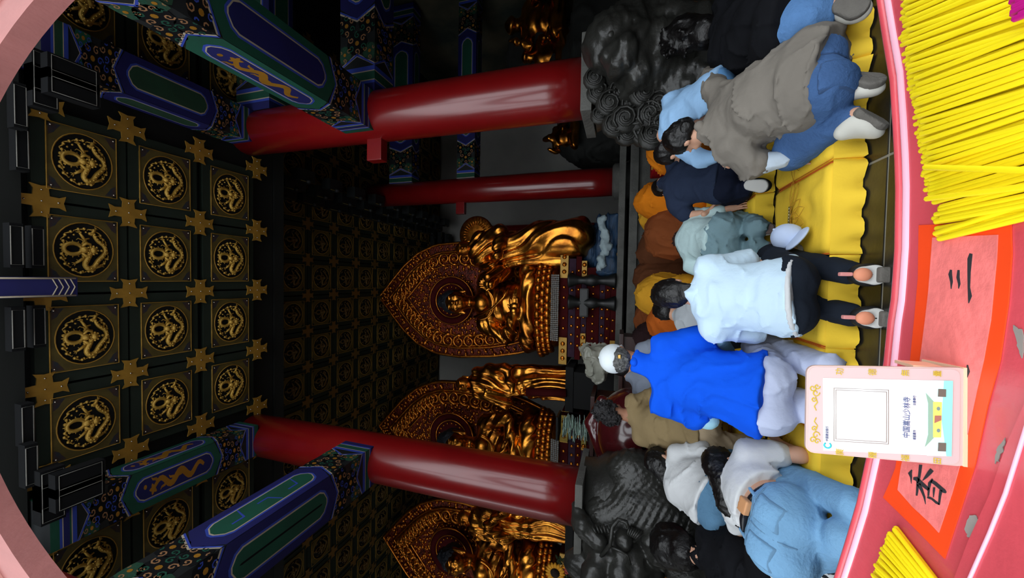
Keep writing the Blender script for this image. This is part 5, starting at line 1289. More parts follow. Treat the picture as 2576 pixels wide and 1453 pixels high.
S.ell(w(1548, 112, 3.1), (.26, .27, .28), None, .06); S.ell(w(1555, 150, 2.92), (.15, .15, .13), None, .06); S.ell(w(1578, 130, 2.88), (.14, .13, .08), None, .05); S.cap(w(1525, 140, 2.9), w(1545, 165, 2.82), .05, .05, .03)
for p, r in (((1520, 90, 2.92), .07), ((1530, 150, 2.9), .06), ((1500, 110, 3.0), .08), ((1505, 150, 3.0), .07)): S.ell(w(*p), r, None, .03)
S.chain([w(1592, 30, 3.1), w(1605, 100, 3.0), w(1600, 180, 2.98)], [.14, .15, .12], .03); S.chain([w(1645, 20, 3.15), w(1655, 100, 3.05), w(1650, 165, 3.05)], [.14, .15, .12], .03)
S.ell(w(1690, 90, 3.3), (.4, .34, .2), None, .08); S.ell(w(1620, 190, 3.25), (.3, .3, .3), None, .08); S.ell(w(1720, 200, 3.3), (.42, .3, .26), None, .08); S.ell(w(1780, 150, 3.3), (.5, .35, .22), None, .08); S.ell(A(1.95, 3.35, .2), (.7, .4, .22), None, .1); S.ell(w(1640, 150, 3.35), (.42, .3, .46), None, .1)
S.chain([w(1700, 40, 3.1), w(1760, 60, 3.0), w(1800, 110, 2.9)], [.1, .13, .12], .05)
sdf_child(pl, 'lion_body', S, M_DKSTONE, .022, lambda P: .012*noise3(P*14, 2)+.006*np.sin(P[:, 2]*90+6*noise3(P*4, 5)))
S = Solid()
for p, r in (((1533, 118, 2.86), .035), ((1536, 88, 2.86), .035)): S.ell(w(*p), r, None, 0)
sdf_child(pl, 'eye', S, M_DKSTONE, .012)
rr = np.random.default_rng(9)
for i, (x, y, r) in enumerate([(1505, 235, .11), (1532, 262, .12), (1560, 232, .12), (1588, 262, .12), (1618, 238, .12), (1600, 296, .13), (1570, 300, .12), (1642, 212, .11), (1655, 262, .12), (1545, 316, .11), (1632, 290, .13), (1622, 330, .14), (1575, 336, .11), (1600, 225, .1), (1510, 290, .09), (1495, 200, .1), (1660, 310, .13), (1640, 345, .12)]):
    curl(pl, W(x, y, 3.3+rr.uniform(-.06, .05)), r, rr.uniform(-1, 1), 1 if i % 2 else -1)
dr = empty('stone_dragon', (-2.3, 3.4, 0), 'dark carved stone dragon head with combed mane on the left column plinth', 'sculpture')
MB().lathe((-2.265, 3.75, 0), [(.62, 0), (.62, .12), (.5, .2), (.48, 1.2), (.4, 1.3), (.4, 1.42)], 28).build('plinth', M_DKSTONE, dr)
MB().box((-2.3, 3.66, 1.43), (.84, .76, .07)).build('plinth_slab', M_STONE, dr, bevel=.01)
for (x, y) in ((1482, 1172), (1484, 1200), (1486, 1228), (1524, 1170), (1526, 1200), (1528, 1230), (1480, 1256)):
    b = MB(); b.sph((0, 0, 0), (.115, .1, .17), 10, 6); b.tube([(.1*math.cos(t), -.09, .13*math.sin(t)+.0) for t in np.linspace(0, PI, 9)], .012, 4); o = b.build('lotus_petal', M_DKSTONE, dr); o.location = W(x, y, 3.38)-worldloc(dr)
S = Solid(); YD = 3.05; w = lambda x, y, Y=YD: W(x, y, Y+.38)
S.ell(w(1605, 1185, 3.2), (.2, .2, .3), None, .02); S.ell(w(1555, 1300, 3.1), (.26, .26, .36), None, .06); S.ell(w(1610, 1285, 3.1), (.3, .28, .34), None, .08); S.ell(w(1670, 1300, 3.1), (.34, .28, .28), None, .08); S.ell(w(1700, 1350, 3.05), (.34, .3, .24), None, .08); S.ell(A(-2.35, 3.3, .25), (.75, .45, .26), None, .1)
sdf_child(dr, 'dragon_mane', S, M_DKSTONE, .022, lambda P: .01*np.sin(P[:, 2]*90+P[:, 0]*105+9*noise3(P*2.2, 6)))
S = Solid(); Y0 = 2.86
S.ell(w(1530, 1372, 2.95), (.22, .22, .24), None, .06); S.ell(w(1508, 1362, 2.78), .075, None, .02); S.ell(w(1568, 1358, 2.78), .075, None, .02)
S.chain([w(1515, 1400, 2.8), w(1495, 1440, 2.7), w(1485, 1475, 2.62)], [.12, .1, .09], .04); S.chain([w(1560, 1395, 2.8), w(1560, 1440, 2.7), w(1555, 1480, 2.62)], [.11, .09, .08], .03); S.chain([w(1590, 1400, 2.82), w(1600, 1440, 2.75), w(1600, 1480, 2.7)], [.12, .1, .08], .04)
S.chain([w(1450, 1272, 2.95), w(1465, 1320, 2.85), w(1490, 1350, 2.8)], [.05, .09, .07], .03); S.ell(w(1472, 1420, 2.95), (.14, .14, .2), None, .05)
S.chain([w(1640, 1360, 2.85), w(1655, 1400, 2.8), w(1668, 1425, 2.78)], [.1, .08, .04], .03); S.ell(w(1628, 1440, 2.9), (.2, .2, .14), None, .05)
for k in range(3): S.chain([w(1650+k*8, 1395-k*6, 2.74), w(1668+k*5, 1405+k*2, 2.7)], [.035, .012], .01)
sdf_child(dr, 'dragon_head', S, M_DKSTONE, .016, lambda P: .006*noise3(P*16, 4)+.004*np.sin(P[:, 0]*120+6*noise3(P*6, 2)))
b = MB(); b.tube([w(1510, 1400, 2.72), w(1535, 1370, 2.68), w(1540, 1325, 2.72), w(1555, 1306, 2.76), w(1575, 1312, 2.76), w(1580, 1326, 2.74)], .018, 6); b.tube([w(1530, 1372, 2.7), w(1560, 1385, 2.68), w(1578, 1395, 2.68), w(1586, 1420, 2.66)], .012, 5)
for k in range(6): b.tube([w(1490+k*9, 1322-(k % 2)*4, 2.78), w(1500+k*8, 1340, 2.74)], [.014, .008], 5)
for k in range(6): b.tube([w(1585+k*6, 1322+k*3, 2.8), w(1578+k*4, 1345+k*2, 2.76)], [.014, .008], 5)
b.build('brow_ridge', M_DKSTONE, dr)

# small red things glimpsed between the people
def soft_pad(name, c, h, m, lab, cat, trim=None):
    b = MB().box(c, h); o = b.build(name, m, bevel=.02, loc=(c[0], c[1], c[2]-h[2]/2), label=lab, cat=cat)
    if trim: z = c[2]+h[2]/2; MB().tube([(c[0]-h[0]/2+.01, c[1]-h[1]/2, z), (c[0]+h[0]/2-.01, c[1]-h[1]/2, z), (c[0]+h[0]/2-.01, c[1]-h[1]/2, c[2]-h[2]/2+.02)], .014, 5).build('gold_trim', trim, o)
    return o
q = W(1640, 388, 5.0); soft_pad('red_stool', (q[0], q[1]+.2, .38), (.42, .4, .76), cloth('crimson_cloth', (150, 16, 26)), 'crimson cloth-covered stool with gold trim behind the shaved monk', 'stool', M_GOLDP)
q = WZ(1822, 1302, .16); soft_pad('red_mat', (q[0], q[1], .05), (.5, .36, .1), cloth('red_cloth', (186, 22, 30)), 'red mat corner on the floor below the dusty blue jeans', 'mat')
# ================================================================== kneeling cushions
C_YEL = cloth('golden_yellow_cotton', (255, 213, 66), var=.04, bump=.2, bscale=14); M_PIPE = mat('orange_red_piping', (206, 92, 30), .8)
M_EMB = mat('dark_gold_thread', (196, 146, 36), .7); M_SEED = mat('olive_seed_embroidery', (150, 128, 62), .8, var=.4, vscale=60); M_DOT = mat('pale_seed_dots', (236, 228, 190), .7)
CW, CD, CT = .452, .68, .14
def pad_mesh(seed, skirt=True):
    """padded top with rounded edges"""
    nx, ny = 18, 22; V = []; rng = np.random.default_rng(seed)
    X, Y = np.meshgrid(np.linspace(-1, 1, nx), np.linspace(-1, 1, ny), indexing='ij')
    P = np.stack([X*3+seed*1.7, Y*3, np.zeros_like(X)], -1)
    Z = CT-.022*np.clip((np.abs(X)-.86)/.14, 0, 1)**2-.022*np.clip((np.abs(Y)-.9)/.1, 0, 1)**2+.008*noise3(P, seed)*(1-np.abs(X)**6)*(1-np.abs(Y)**6)-.01*np.exp(-((X*1.2)**2+(Y*.9-.3)**2)*3)
    top = [(x*CW/2, y*CD/2, z) for x, y, z in zip(X.ravel(), Y.ravel(), Z.ravel())]
    V = list(top); Fc = [(i*ny+j, (i+1)*ny+j, (i+1)*ny+j+1, i*ny+j+1) for i in range(nx-1) for j in range(ny-1)]
    ring = [(i, 0) for i in range(nx)]+[(nx-1, j) for j in range(1, ny)]+[(i, ny-1) for i in range(nx-2, -1, -1)]+[(0, j) for j in range(ny-2, 0, -1)]
    o = len(V); n = len(ring)
    for zz, k in ((.06, 1.0), (.004, .99)):
        for (i, j) in ring: x, y, z = top[i*ny+j]; V.append((x*k, y*k, zz))
    for a in range(n):
        b_ = (a+1) % n; ia = ring[a][0]*ny+ring[a][1]; ib = ring[b_][0]*ny+ring[b_][1]
        Fc += [(ia, o+a, o+b_, ib), (o+a, o+n+a, o+n+b_, o+b_)]
    b = MB(); b.add(V, [f[::-1] for f in Fc], 0, True); return b, [top[i*ny+j] for i, j in ring]
def skirt_mesh(seed):
    rng = np.random.default_rng(seed); b = MB(); n = 40; rows = 7; V = []
    ph = rng.uniform(0, 6)
    path = [(-CW/2-.004, y) for y in np.linspace(CD*.1, -CD/2, 8)][:-1]+[(x, -CD/2-.004) for x in np.linspace(-CW/2-.004, CW/2+.004, 26)]+[(CW/2+.004, y) for y in np.linspace(-CD/2, CD*.1, 8)][1:]
    m = len(path)
    for r in range(rows):
        t = r/(rows-1)
        for i, (x, y) in enumerate(path):
            nx_, ny_ = (np.sign(x), 0) if y > -CD/2 else (0, -1)
            wob = .02*math.sin(i*.8+ph)+.006*math.sin(i*1.7+ph*2)
            off = t*(.012*(1 if ny_ else .35)+wob*t*(1 if ny_ else .3))
            V.append((x+nx_*off, y+ny_*off, CT-.012-(CT-.02)*t))
    Fc = [(r*m+i, (r+1)*m+i, (r+1)*m+i+1, r*m+i+1) for r in range(rows-1) for i in range(m-1)]
    b.add(V, Fc, 0, True); return b
def lotus():
    b = MB(); z = CT+.007
    def tip(c, d, L, wd, k):
        d = np.array(d)/np.hypot(*d); nrm = np.array([-d[1], d[0]]); pts = []
        L *= 1.35; wd *= 1.2
        for t in np.linspace(0, 1, 8): pts.append(c+d*L*t+nrm*wd*math.sin(PI*min(1, t*1.0))*(1-.25*t))
        for t in np.linspace(1, 0, 8)[1:]: pts.append(c+d*L*t-nrm*wd*math.sin(PI*t)*(1-.25*t))
        b.tube([(p[0], p[1], z) for p in pts], .0017, 4)
    c = np.array([0., .06])
    for a, L, wd in ((-90, .085, .034), (-62, .1, .03), (-118, .1, .03), (-35, .12, .026), (-145, .12, .026), (-10, .12, .022), (190, .12, .022), (-80, .13, .03), (-100, .13, .03)):
        a = math.radians(a); tip(c+np.array([.05*math.cos(a)*1.6, -.0]), (math.cos(a), math.sin(a)), L, wd, 0)
    b.tube([(.042*math.cos(t), .022+.03*math.sin(t), z) for t in np.linspace(0, 2*PI, 17)[:-1]], .0018, 4, closed=True, cap=False)
    return b
def cushion(x, y, lab, emb=True, seed=0):
    b, ring = pad_mesh(seed); o = b.build('kneeling_cushion', C_YEL); o.location = (x, y, 0); tag(o, lab, 'cushion', 'yellow kneeling cushions')
    p = MB(); p.tube([(q[0], q[1], q[2]+.002) for q in ring], .004, 5, closed=True, cap=False); c = link('piping', p.mesh('piping', M_PIPE), o); c['label'] = 'orange red piping'
    link('skirt', skirt_mesh(seed).mesh('skirt', C_YEL), o)
    if emb:
        e = link('lotus_embroidery', lotus().mesh('lotus_embroidery', M_EMB), o)
        s = MB(); s.box((0, .075, CT+.004), (.17, .026, .008)); sp = link('seed_pod', s.mesh('seed_pod', M_SEED, bevel=.003), e)
        d = MB()
        for k in range(-4, 5): d.sph((k*.018, .075, CT+.008), (.005, .005, .002), 6, 3)
        link('seed', d.mesh('seed', M_DOT), e)
    return o
Y1c, Y2c, Y3c = 2.145+CD/2, 3.22+CD/2, 5.0+CD/2
row1 = [(.38, 'empty yellow kneeling cushion with a pale blue cap lying on it'), (.845, 'yellow kneeling cushion under the grey-shirted man, its near edge rumpled'), (1.31, 'yellow kneeling cushion under the person in black by the stone lion'),
        (-.085, 'yellow kneeling cushion under the woman in black leggings'), (-.545, 'yellow kneeling cushion between the black leggings and the pale lilac trousers'), (-1.0, 'yellow kneeling cushion under the bare forearm, right of the donation sign'), (-1.46, 'yellow kneeling cushion at the lower edge beside the light blue jeans')]
for i, (x, lab) in enumerate(row1): cushion(x, Y1c+.0*i, lab, True, i+1)
row2 = [(.46, 'yellow kneeling cushion under the teal trousers'), (.93, 'yellow kneeling cushion under the navy tee'), (1.4, 'yellow kneeling cushion under the sky blue shirt'), (-.04, 'yellow kneeling cushion just right of the pale grey hoodie'),
        (-.5, 'yellow kneeling cushion under the pale grey hoodie'), (-.97, 'yellow kneeling cushion under the beige trousers'), (-1.45, 'yellow kneeling cushion under the white blouse')]
for i, (x, lab) in enumerate(row2): cushion(x, Y2c, lab, True, i+11)
for i, (x, lab) in enumerate([(.5, 'yellow kneeling cushion in front of the brown robed monk'), (0, 'yellow kneeling cushion in front of the saffron robed monk'), (1.0, 'yellow kneeling cushion in front of the orange robed monk by the navy tee'), (-.5, 'yellow kneeling cushion behind the rust orange robe')]): cushion(x, 4.35+CD/2, lab, False, i+21)

# ---- cap, cup and sticker ball on the empty cushion
M_CAP = mat('pale_blue_cap_cloth', (186, 202, 232), .85, bump=.1, bscale=50); zc = CT+.006
cc = WZ(2022, 604, zc); f = unit(A(.25, -1.0, 0)); x = np.cross(f, A(0, 0, 1))
f = unit(A(-.15, -1, 0)); u = unit(A(.55, -.0, .8)); R = np.stack([np.cross(f, u), f, u])
f2 = unit(f-u*np.dot(f, u)); xx = np.cross(f2, u); R = np.stack([xx, f2, u])
cen = cc+A(.02, .05, .055)
cp = Solid(); cp.ell(cen, (.078, .092, .085), R, 0); cp.ell(cen, (.066, .08, .073), R, 0, 's'); cp.half(cen-u*.012, -u)
cap_o = solid('baseball_cap', cp, M_CAP, h=.0055, loc=(cc[0], cc[1], zc), label='pale blue baseball cap lying tilted on the empty yellow cushion', cat='cap')
bm = Solid(); bm.ell(cen+f2*.108-u*.012, (.076, .07, .015), R, 0); bm.ell(cen+f2*.1-u*.034, (.08, .085, .018), R, 0, 's'); bm.half(cen+f2*.062, -f2)
child(cap_o, 'brim', bm, M_CAP, .005)
bt = Solid(); bt.ell(cen+u*.085, .008, None, 0); child(cap_o, 'button', bt, M_CAP, .004)
bd = MB(); bd.tube([cen-u*.01+.0735*math.cos(t)*xx+.0875*math.sin(t)*f2 for t in np.linspace(0, 2*PI, 33)[:-1]], .004, 5, closed=True, cap=False); bd.build('sweatband', mat('grey_band', (150, 148, 156), .9), cap_o)
M_CUP = mat('clear_plastic', (240, 240, 236), .08, trans=.85, ior=1.15); M_TEA = mat('pale_tea', (232, 190, 96), .2, trans=.3)
a = WZ(2012, 632, zc)+A(0, 0, .036); d = unit(A(.15, -1, .03)); b0 = a+d*-.07; Ra = Matrix([list(np.cross(d, A(0, 0, 1))), list(np.cross(np.cross(d, A(0, 0, 1)), d)*-1), list(d)]).transposed()
cup = MB().lathe(b0, [(.024, 0), (.03, .05), (.035, .1), (.0375, .103), (.0375, .112), (.034, .114), (.032, .106), (0, .106)], 24, axis=Ra).build('plastic_cup', M_CUP, loc=(b0[0], b0[1], zc), label='clear plastic cup of pale tea lying beside the pale blue cap', cat='cup')
MB().lathe(b0, [(.0, .004), (.022, .004), (.027, .05), (.029, .07), (0, .07)], 20, axis=Ra).build('tea', M_TEA, cup)
bp = WZ(1952, 634, zc)+A(0, 0, .022); bl = MB().sph(bp, (.022, .022, .022), 14, 10, 0)
ball = bl.build('trinket_bottle', mat('white_plastic', (226, 228, 236), .4), loc=(bp[0], bp[1], zc), label='small white trinket bottle with pink marks beside the pale blue cap', cat='bottle')
for k, (dx, dz) in enumerate(((-.004, .01), (.006, .012))): MB().box(bp+A(dx, -.021, dz), (.003, .004, .01)).build('pink_mark', mat('pink_print', (222, 40, 160), .6), ball, label='pink mark')
MB().lathe(bp-A(0, 0, .022), [(.0, 0), (.012, 0), (.019, .008)], 12).build('blue_base', mat('sky_print', (80, 180, 226), .5), ball)

# ================================================================== red counter with the incense
ZT = .85; P2 = lambda x, y, z=ZT: WZ(x, y, z)
M_CTR = mat('worn_red_paint', (208, 78, 88), .34, var=.16, vscale=9, bump=.06, bscale=60, coat=.25)
M_LIP = mat('pink_highlight_lip', (232, 170, 190), .35)  # the highlight along the lip is painted in as pink
M_WORN = mat('bare_grey_patch', (146, 138, 132), .9, var=.2, vscale=30)
far = [(2199, -70), (2210, 0), (2229, 120), (2244, 207), (2251, 313), (2256, 409), (2258, 481), (2256, 626), (2251, 700), (2247, 752), (2239, 804), (2229, 907), (2206, 1050), (2179, 1177), (2161, 1260), (2135, 1348), (2102, 1453), (2075, 1530)]
fp = [P2(x, y) for x, y in far]; fp = [fp[0]+(fp[0]-fp[1])*9, fp[0]+(fp[0]-fp[1])*3]+fp+[fp[-1]+(fp[-1]-fp[-2])*3, fp[-1]+(fp[-1]-fp[-2])*9]
n = len(fp); back = [A(p[0]*1.02, .09, ZT) for p in fp]
V = [p for p in fp]+back+[p-A(0, 0, .05) for p in fp]+[p-A(0, 0, .05) for p in back]
Fc = []
for i in range(n-1): Fc += [(i, i+1, n+i+1, n+i), (2*n+i, 3*n+i, 3*n+i+1, 2*n+i+1), (i, 2*n+i, 2*n+i+1, i+1), (n+i, n+i+1, 3*n+i+1, 3*n+i)]
Fc += [(0, n, 3*n, 2*n), (n-1, 3*n-1, 4*n-1, 2*n-1)]
cb = MB().add(V, Fc); ctr = cb.build('red_counter', M_CTR, loc=(0, .25, 0), label='worn red painted counter curving round the viewer, strewn with yellow incense', cat='counter')
dirn = [unit(fp[min(i+1, n-1)]-fp[max(i-1, 0)]) for i in range(n)]
inn = lambda i, d: fp[i]+np.array([dirn[i][1], -dirn[i][0], 0])*d
sgn = 1 if inn(5, .01)[1] < fp[5][1] else -1
b = MB(); b.tube([inn(i, sgn*.0035)+A(0, 0, -.001) for i in range(n)], .0045, 8); b.build('outer_bead', M_CTR, ctr)
b = MB(); b.tube([inn(i, sgn*.0115)+A(0, 0, -.0015) for i in range(n)], .0042, 8); b.build('lip_bead', M_LIP, ctr, label='lip with painted pink highlight')
# two stepped mouldings near the viewer's left hand
st1 = [(2600, 960), (2530, 1120), (2490, 1240), (2435, 1360), (2400, 1453), (2380, 1510)]; wl_ = [(2590, 1050), (2576, 1094), (2530, 1240), (2490, 1340), (2440, 1453), (2415, 1510)]
q1 = [P2(x, y, ZT+.004) for x, y in st1]
b = MB(); m = len(q1); V = q1+[A(p[0]*.9-.004, .1, ZT+.004) for p in q1]+[p-A(0, 0, .004) for p in q1]
b.add(V, [(i, i+1, m+i+1, m+i) for i in range(m-1)]+[(i, 2*m+i, 2*m+i+1, i+1) for i in range(m-1)]); b.build('step_board', M_CTR, ctr)
b = MB(); b.tube([P2(x, y, ZT+.0045) for x, y in wl_], .0012, 5); b.build('pale_line', M_LIP, ctr)
rj = np.random.default_rng(2)
for poly in ([(2436, 1350), (2430, 1330), (2438, 1300), (2455, 1292), (2465, 1305), (2462, 1325), (2450, 1345)], [(2505, 1165), (2512, 1130), (2530, 1100), (2528, 1125), (2516, 1160)], [(2552, 820), (2560, 860), (2574, 900), (2576, 830)]):
    pj = []
    for (xa, ya), (xb, yb) in zip(poly, poly[1:]+poly[:1]):
        for t in (0, .25, .5, .75): pj.append((xa+(xb-xa)*t+rj.uniform(-3, 3), ya+(yb-ya)*t+rj.uniform(-3, 3)))
    b = MB(); b.prism([tuple(P2(x, y)[:2]) for x, y in pj], lambda u, v, w_: (u, v, ZT+.0002+w_), .0, .0005, 0); b.build('worn_patch', M_WORN, ctr)
# body of the counter below the top
b = MB(); mid = [p*A(1, 1, 0)+A(0, -.03, 0) for p in fp]
V = [p+A(0, 0, .8) for p in mid]+[p+A(0, 0, .0) for p in mid]+[A(p[0], .12, .8) for p in mid]+[A(p[0], .12, 0) for p in mid]
b.add(V, [(i, n+i, n+i+1, i+1) for i in range(n-1)]+[(2*n+i, 2*n+i+1, 3*n+i+1, 3*n+i) for i in range(n-1)]+[(0, 2*n, 3*n, n), (n-1, 2*n-1, 4*n-1, 3*n-1)]); b.build('counter_body', M_CTR, ctr)
# ---- poster taped on the counter
M_OR = mat('orange_red_tape_paper', (240, 72, 26), .5, var=.08, vscale=14); M_PINK = mat('faded_pink_paper', (240, 122, 118), .6, var=.14, vscale=40, bump=.1, bscale=90); M_INK = mat('black_ink', (44, 42, 46), .7)
pk = lambda pts, z: [tuple(P2(x, y, z)[:2]) for x, y in pts]
def flat(pts, z0, z1, m, name, par):
    b = MB(); b.prism(pk(pts, ZT), lambda u, v, w_: (u, v, w_), ZT+z0, ZT+z1, 0); 
    return b.build(name, m, par)
outer = [(2314, 566), (2547, 556), (2549, 640), (2545, 700), (2540, 762), (2519, 907), (2488, 1021), (2457, 1166), (2420, 1280), (2379, 1405), (2300, 1325), (2224, 1251), (2240, 1215), (2255, 1177), (2275, 1050), (2291, 918), (2303, 800), (2312, 700)]
inner = [(2350, 597), (2516, 590), (2513, 650), (2508, 700), (2498, 804), (2480, 905), (2462, 985), (2431, 1130), (2400, 1240), (2366, 1340), (2340, 1312), (2300, 1275), (2262, 1232), (2270, 1177), (2298, 1040), (2317, 918), (2332, 800), (2340, 731)]
po = empty('taped_poster', P2(2400, 900), 'orange red bordered paper poster with brushed black characters taped on the counter', 'poster')
flat(outer, .0002, .0009, M_OR, 'border', po); pi = flat(inner, .0009, .0013, M_PINK, 'paper', po)
def stroke(pts, ws, org, sc):
    P = [np.array([org[0]+x/sc, org[1]+y/sc]) for x, y in pts]; ws = [w_/sc/2 for w_ in ws]; l = []; r = []
    for i, p in enumerate(P):
        d = P[min(i+1, len(P)-1)]-P[max(i-1, 0)]; d = d/np.linalg.norm(d); nn = np.array([-d[1], d[0]]); l.append(tuple(p+nn*ws[i])); r.append(tuple(p-nn*ws[i]))
    return l+r[::-1]
k1 = ((2320, 560), 3.633); k2 = ((2200, 1150), 10.38)
chars = [([(470, 282), (458, 330), (452, 450), (450, 590), (460, 670), (448, 735)], [26, 40, 28, 20, 34, 4], k1), ([(285, 430), (278, 470), (290, 540), (286, 605)], [16, 32, 22, 4], k1), ([(355, 432), (350, 500), (362, 560), (355, 602)], [18, 28, 20, 4], k1), ([(436, 1300), (445, 1360), (432, 1420)], [10, 26, 4], k1),
         ([(1030, 330), (980, 420), (1010, 520), (1015, 690)], [20, 100, 50, 6], k2), ([(1262, 200), (1240, 400), (1215, 560), (1210, 640)], [80, 70, 60, 40], k2), ([(1070, 560), (1150, 560), (1240, 650), (1380, 770), (1480, 850)], [70, 110, 110, 90, 80], k2), ([(1180, 640), (1180, 760), (1170, 900), (1155, 1005)], [50, 60, 55, 40], k2), ([(1210, 700), (1290, 860), (1360, 1040), (1392, 1230)], [100, 70, 50, 6], k2),
         ([(1560, 330), (1500, 400), (1400, 520), (1310, 615)], [110, 110, 70, 8], k2), ([(1575, 570), (1500, 680), (1480, 820), (1465, 1010)], [40, 80, 55, 40], k2), ([(1540, 620), (1640, 680), (1780, 800), (1880, 890), (1930, 930)], [80, 90, 90, 100, 40], k2), ([(1800, 860), (1770, 1020), (1745, 1240)], [80, 60, 45], k2), ([(1440, 1040), (1560, 1090), (1680, 1190), (1760, 1240)], [60, 50, 60, 30], k2), ([(1620, 790), (1610, 880), (1600, 1050)], [50, 50, 14], k2)]
for pts, ws, (org, sc) in chars: flat(stroke(pts, ws, org, sc), .0013, .0016, M_INK, 'ink_stroke', pi)
# ---- donation sign
bl_, br_, tr_ = P2(2433, 1173), P2(2435, 922), None
bl_ = P2(2432, 1172, ZT); br_ = P2(2434, 924, ZT)
rgt = unit(br_-bl_); wsg = np.linalg.norm(br_-bl_); nb = unit(np.cross(rgt, A(0, 0, 1)))   # away from the viewer
if nb[1] < 0: nb = -nb
mid = (bl_+br_)/2
lean = .1; upv = unit(A(0, 0, 1)+nb*lean-rgt*.085); nrm = unit(np.cross(rgt, upv)); upo = unit(upv-rgt*np.dot(rgt, upv))                 # towards the viewer
if nrm[1] > 0: nrm = -nrm
d = ray(2026, 1040); t = np.dot(mid-EYE, nrm)/np.dot(d, nrm); hsg = np.dot(EYE+d*t-mid, upv)
SG = lambda u, v, w_=0: mid+rgt*u*wsg/2+upv*v*hsg+nrm*w_         # u -1..1 across, v 0..1 up
def sgpx(x, y):
    d = ray(x, y); t = np.dot(mid-EYE, nrm)/np.dot(d, nrm); q = EYE+d*t-mid
    k = np.dot(rgt, upv); a_, b_ = np.dot(q, rgt), np.dot(q, upv); det = 1-k*k
    return (a_-k*b_)/det/(wsg/2), (b_-k*a_)/det/hsg
hsg *= sgpx(2026, 1040)[1]
sg = empty('donation_sign', mid, 'pale pink acrylic donation sign with yellow characters standing on the red counter', 'sign')
M_ACR = mat('pale_pink_acrylic', (186, 164, 160), .25, spec=.5); M_SHEET = mat('white_print_sheet', (210, 212, 212), .5)
def rr_poly(u0, u1, v0, v1, r):
    pts = []; ru, rv = r/(wsg/2), r/hsg
    for cx, cy, a0 in ((u1-ru, v1-rv, 0), (u0+ru, v1-rv, 90), (u0+ru, v0+rv, 180), (u1-ru, v0+rv, 270)):
        for k in range(5): a = math.radians(a0+k*22.5); pts.append((cx+ru*math.cos(a), cy+rv*math.sin(a)))
    return pts
def sgflat(pts, w0, w1, m, name, par, bev=0):
    b = MB(); b.prism(pts, lambda u, v, w_: SG(u, v, w_), w0, w1); return b.build(name, m, par, bevel=bev)
plate = sgflat(rr_poly(-1, 1, .0, 1, .006), -.0015, .0015, M_ACR, 'face_plate', sg)
sgflat(rr_poly(-.97, .97, .05, .985, .005), .0015, .0018, mat('pink_inner_face', (184, 166, 166), .35), 'inner_face', sg)
b = MB(); b.box((bl_+br_)/2+nb*.018+A(0, 0, .0016), (wsg, .04, .003), Matrix.Rotation(math.atan2(rgt[1], rgt[0]), 3, 'Z')); b.build('foot', mat('peach_acrylic', (240, 196, 164), .25), sg)
b = MB(); b.box(SG(.985, .2)+nb*.012, (.0025, .02, .02)); b.build('rear_stay', mat('peach_acrylic', (1, 1, 1)), sg)
sheet = [sgpx(2068, 949), sgpx(2392, 956), sgpx(2388, 1144), sgpx(2069, 1130)]
sh = sgflat(sheet, .0018, .0021, M_SHEET, 'printed_sheet', sg)
M_YC = mat('yellow_print', (190, 164, 30), .5); M_BLUEINK = mat('blue_grey_print', (70, 84, 128), .6); M_TEAL = mat('teal_print', (40, 176, 190), .6); M_PALE = mat('pale_grey_print', (140, 128, 120), .7)
def text(s, px, py, hpx, m, par, name='character', uf=None):
    """upright text centred at the photo point, hpx = height of a character in photo pixels"""
    u, v = sgpx(px, py); u2, v2 = sgpx(px-hpx, py); u = u if uf is None else uf; size = abs(v2-v)*hsg
    cu = bpy.data.curves.new(name, 'FONT'); cu.body = s; cu.size = size*1.12; cu.align_x = 'CENTER'; cu.align_y = 'CENTER'; cu.extrude = .0001
    o = bpy.data.objects.new(name, cu); COL.objects.link(o); o.parent = par; cu.materials.append(m)
    Mx = Matrix([list(rgt), list(upo), list(nrm)]).transposed().to_4x4(); p = SG(u, v, .0024)-worldloc(par); Mx.translation = Vector(p); o.matrix_local = Mx
    bpy.context.view_layer.update(); dg = bpy.context.evaluated_depsgraph_get(); me = bpy.data.meshes.new_from_object(o.evaluated_get(dg)); k = link(name, me, par); k.matrix_local = Mx; bpy.data.objects.remove(o); return k
for s, x in zip('功德無量', (2110, 2192, 2274, 2354)): text(s, x, 936, 20, M_YC, sg, uf=.875)
for s, x in zip('廣種福田', (2110, 2192, 2274, 2354)): text(s, x, 1150, 20, M_YC, sg, uf=-.925)
text('中国嵩山少林寺', 2277, 1047, 17.5, M_BLUEINK, sh); text('诸恶莫作', 2296, 1091, 7.5, M_BLUEINK, sh); text('众善奉行', 2296, 1005, 7.5, M_BLUEINK, sh); text('中国建设银行', 2078, 1088, 7, M_BLUEINK, sh)
b = MB(); q = sgpx(2079, 1117); lp = [SG(q[0]+.0022/(wsg/2)*math.cos(t), q[1]+.0022/hsg*math.sin(t), .0022) for t in np.linspace(.6, 5.7, 14)]; b.tube(lp, .0006, 4); b.build('bank_logo', M_TEAL, sh)
for a_ in (0, .012):   # double line frame where the code would be
    c4 = [sgpx(2095+a_*400, 974+a_*400), sgpx(2231-a_*400, 979+a_*400), sgpx(2231-a_*400, 1114-a_*400), sgpx(2095+a_*400, 1106-a_*400)]
    b = MB(); b.tube([SG(u, v,   .0022) for u, v in c4], .0003, 4, closed=True, cap=False); b.build('line_frame', M_PALE, sh)
for yc, s in ((1000, 1), (1078, -1)):   # cloud scrolls at the top of the plate
    b = MB()
    for (dx, dy, r) in ((2050, 14, 10), (2042, 26, 9), (2053, 30, 8), (2045, -2, 7)):
        b.tube([SG(*sgpx(dx+p[0], yc-s*dy+p[1]), .002) for p in spiral((0, 0), r, 1.1, 12, 0, s)], .0004, 4)
    b.tube([SG(*sgpx(x_, y_), .002) for x_, y_ in ((2049, yc-s*4), (2054, yc+s*10), (2046, yc+s*20), (2051, yc+s*30))], .0004, 4); b.build('cloud_scroll', M_YC, sg)
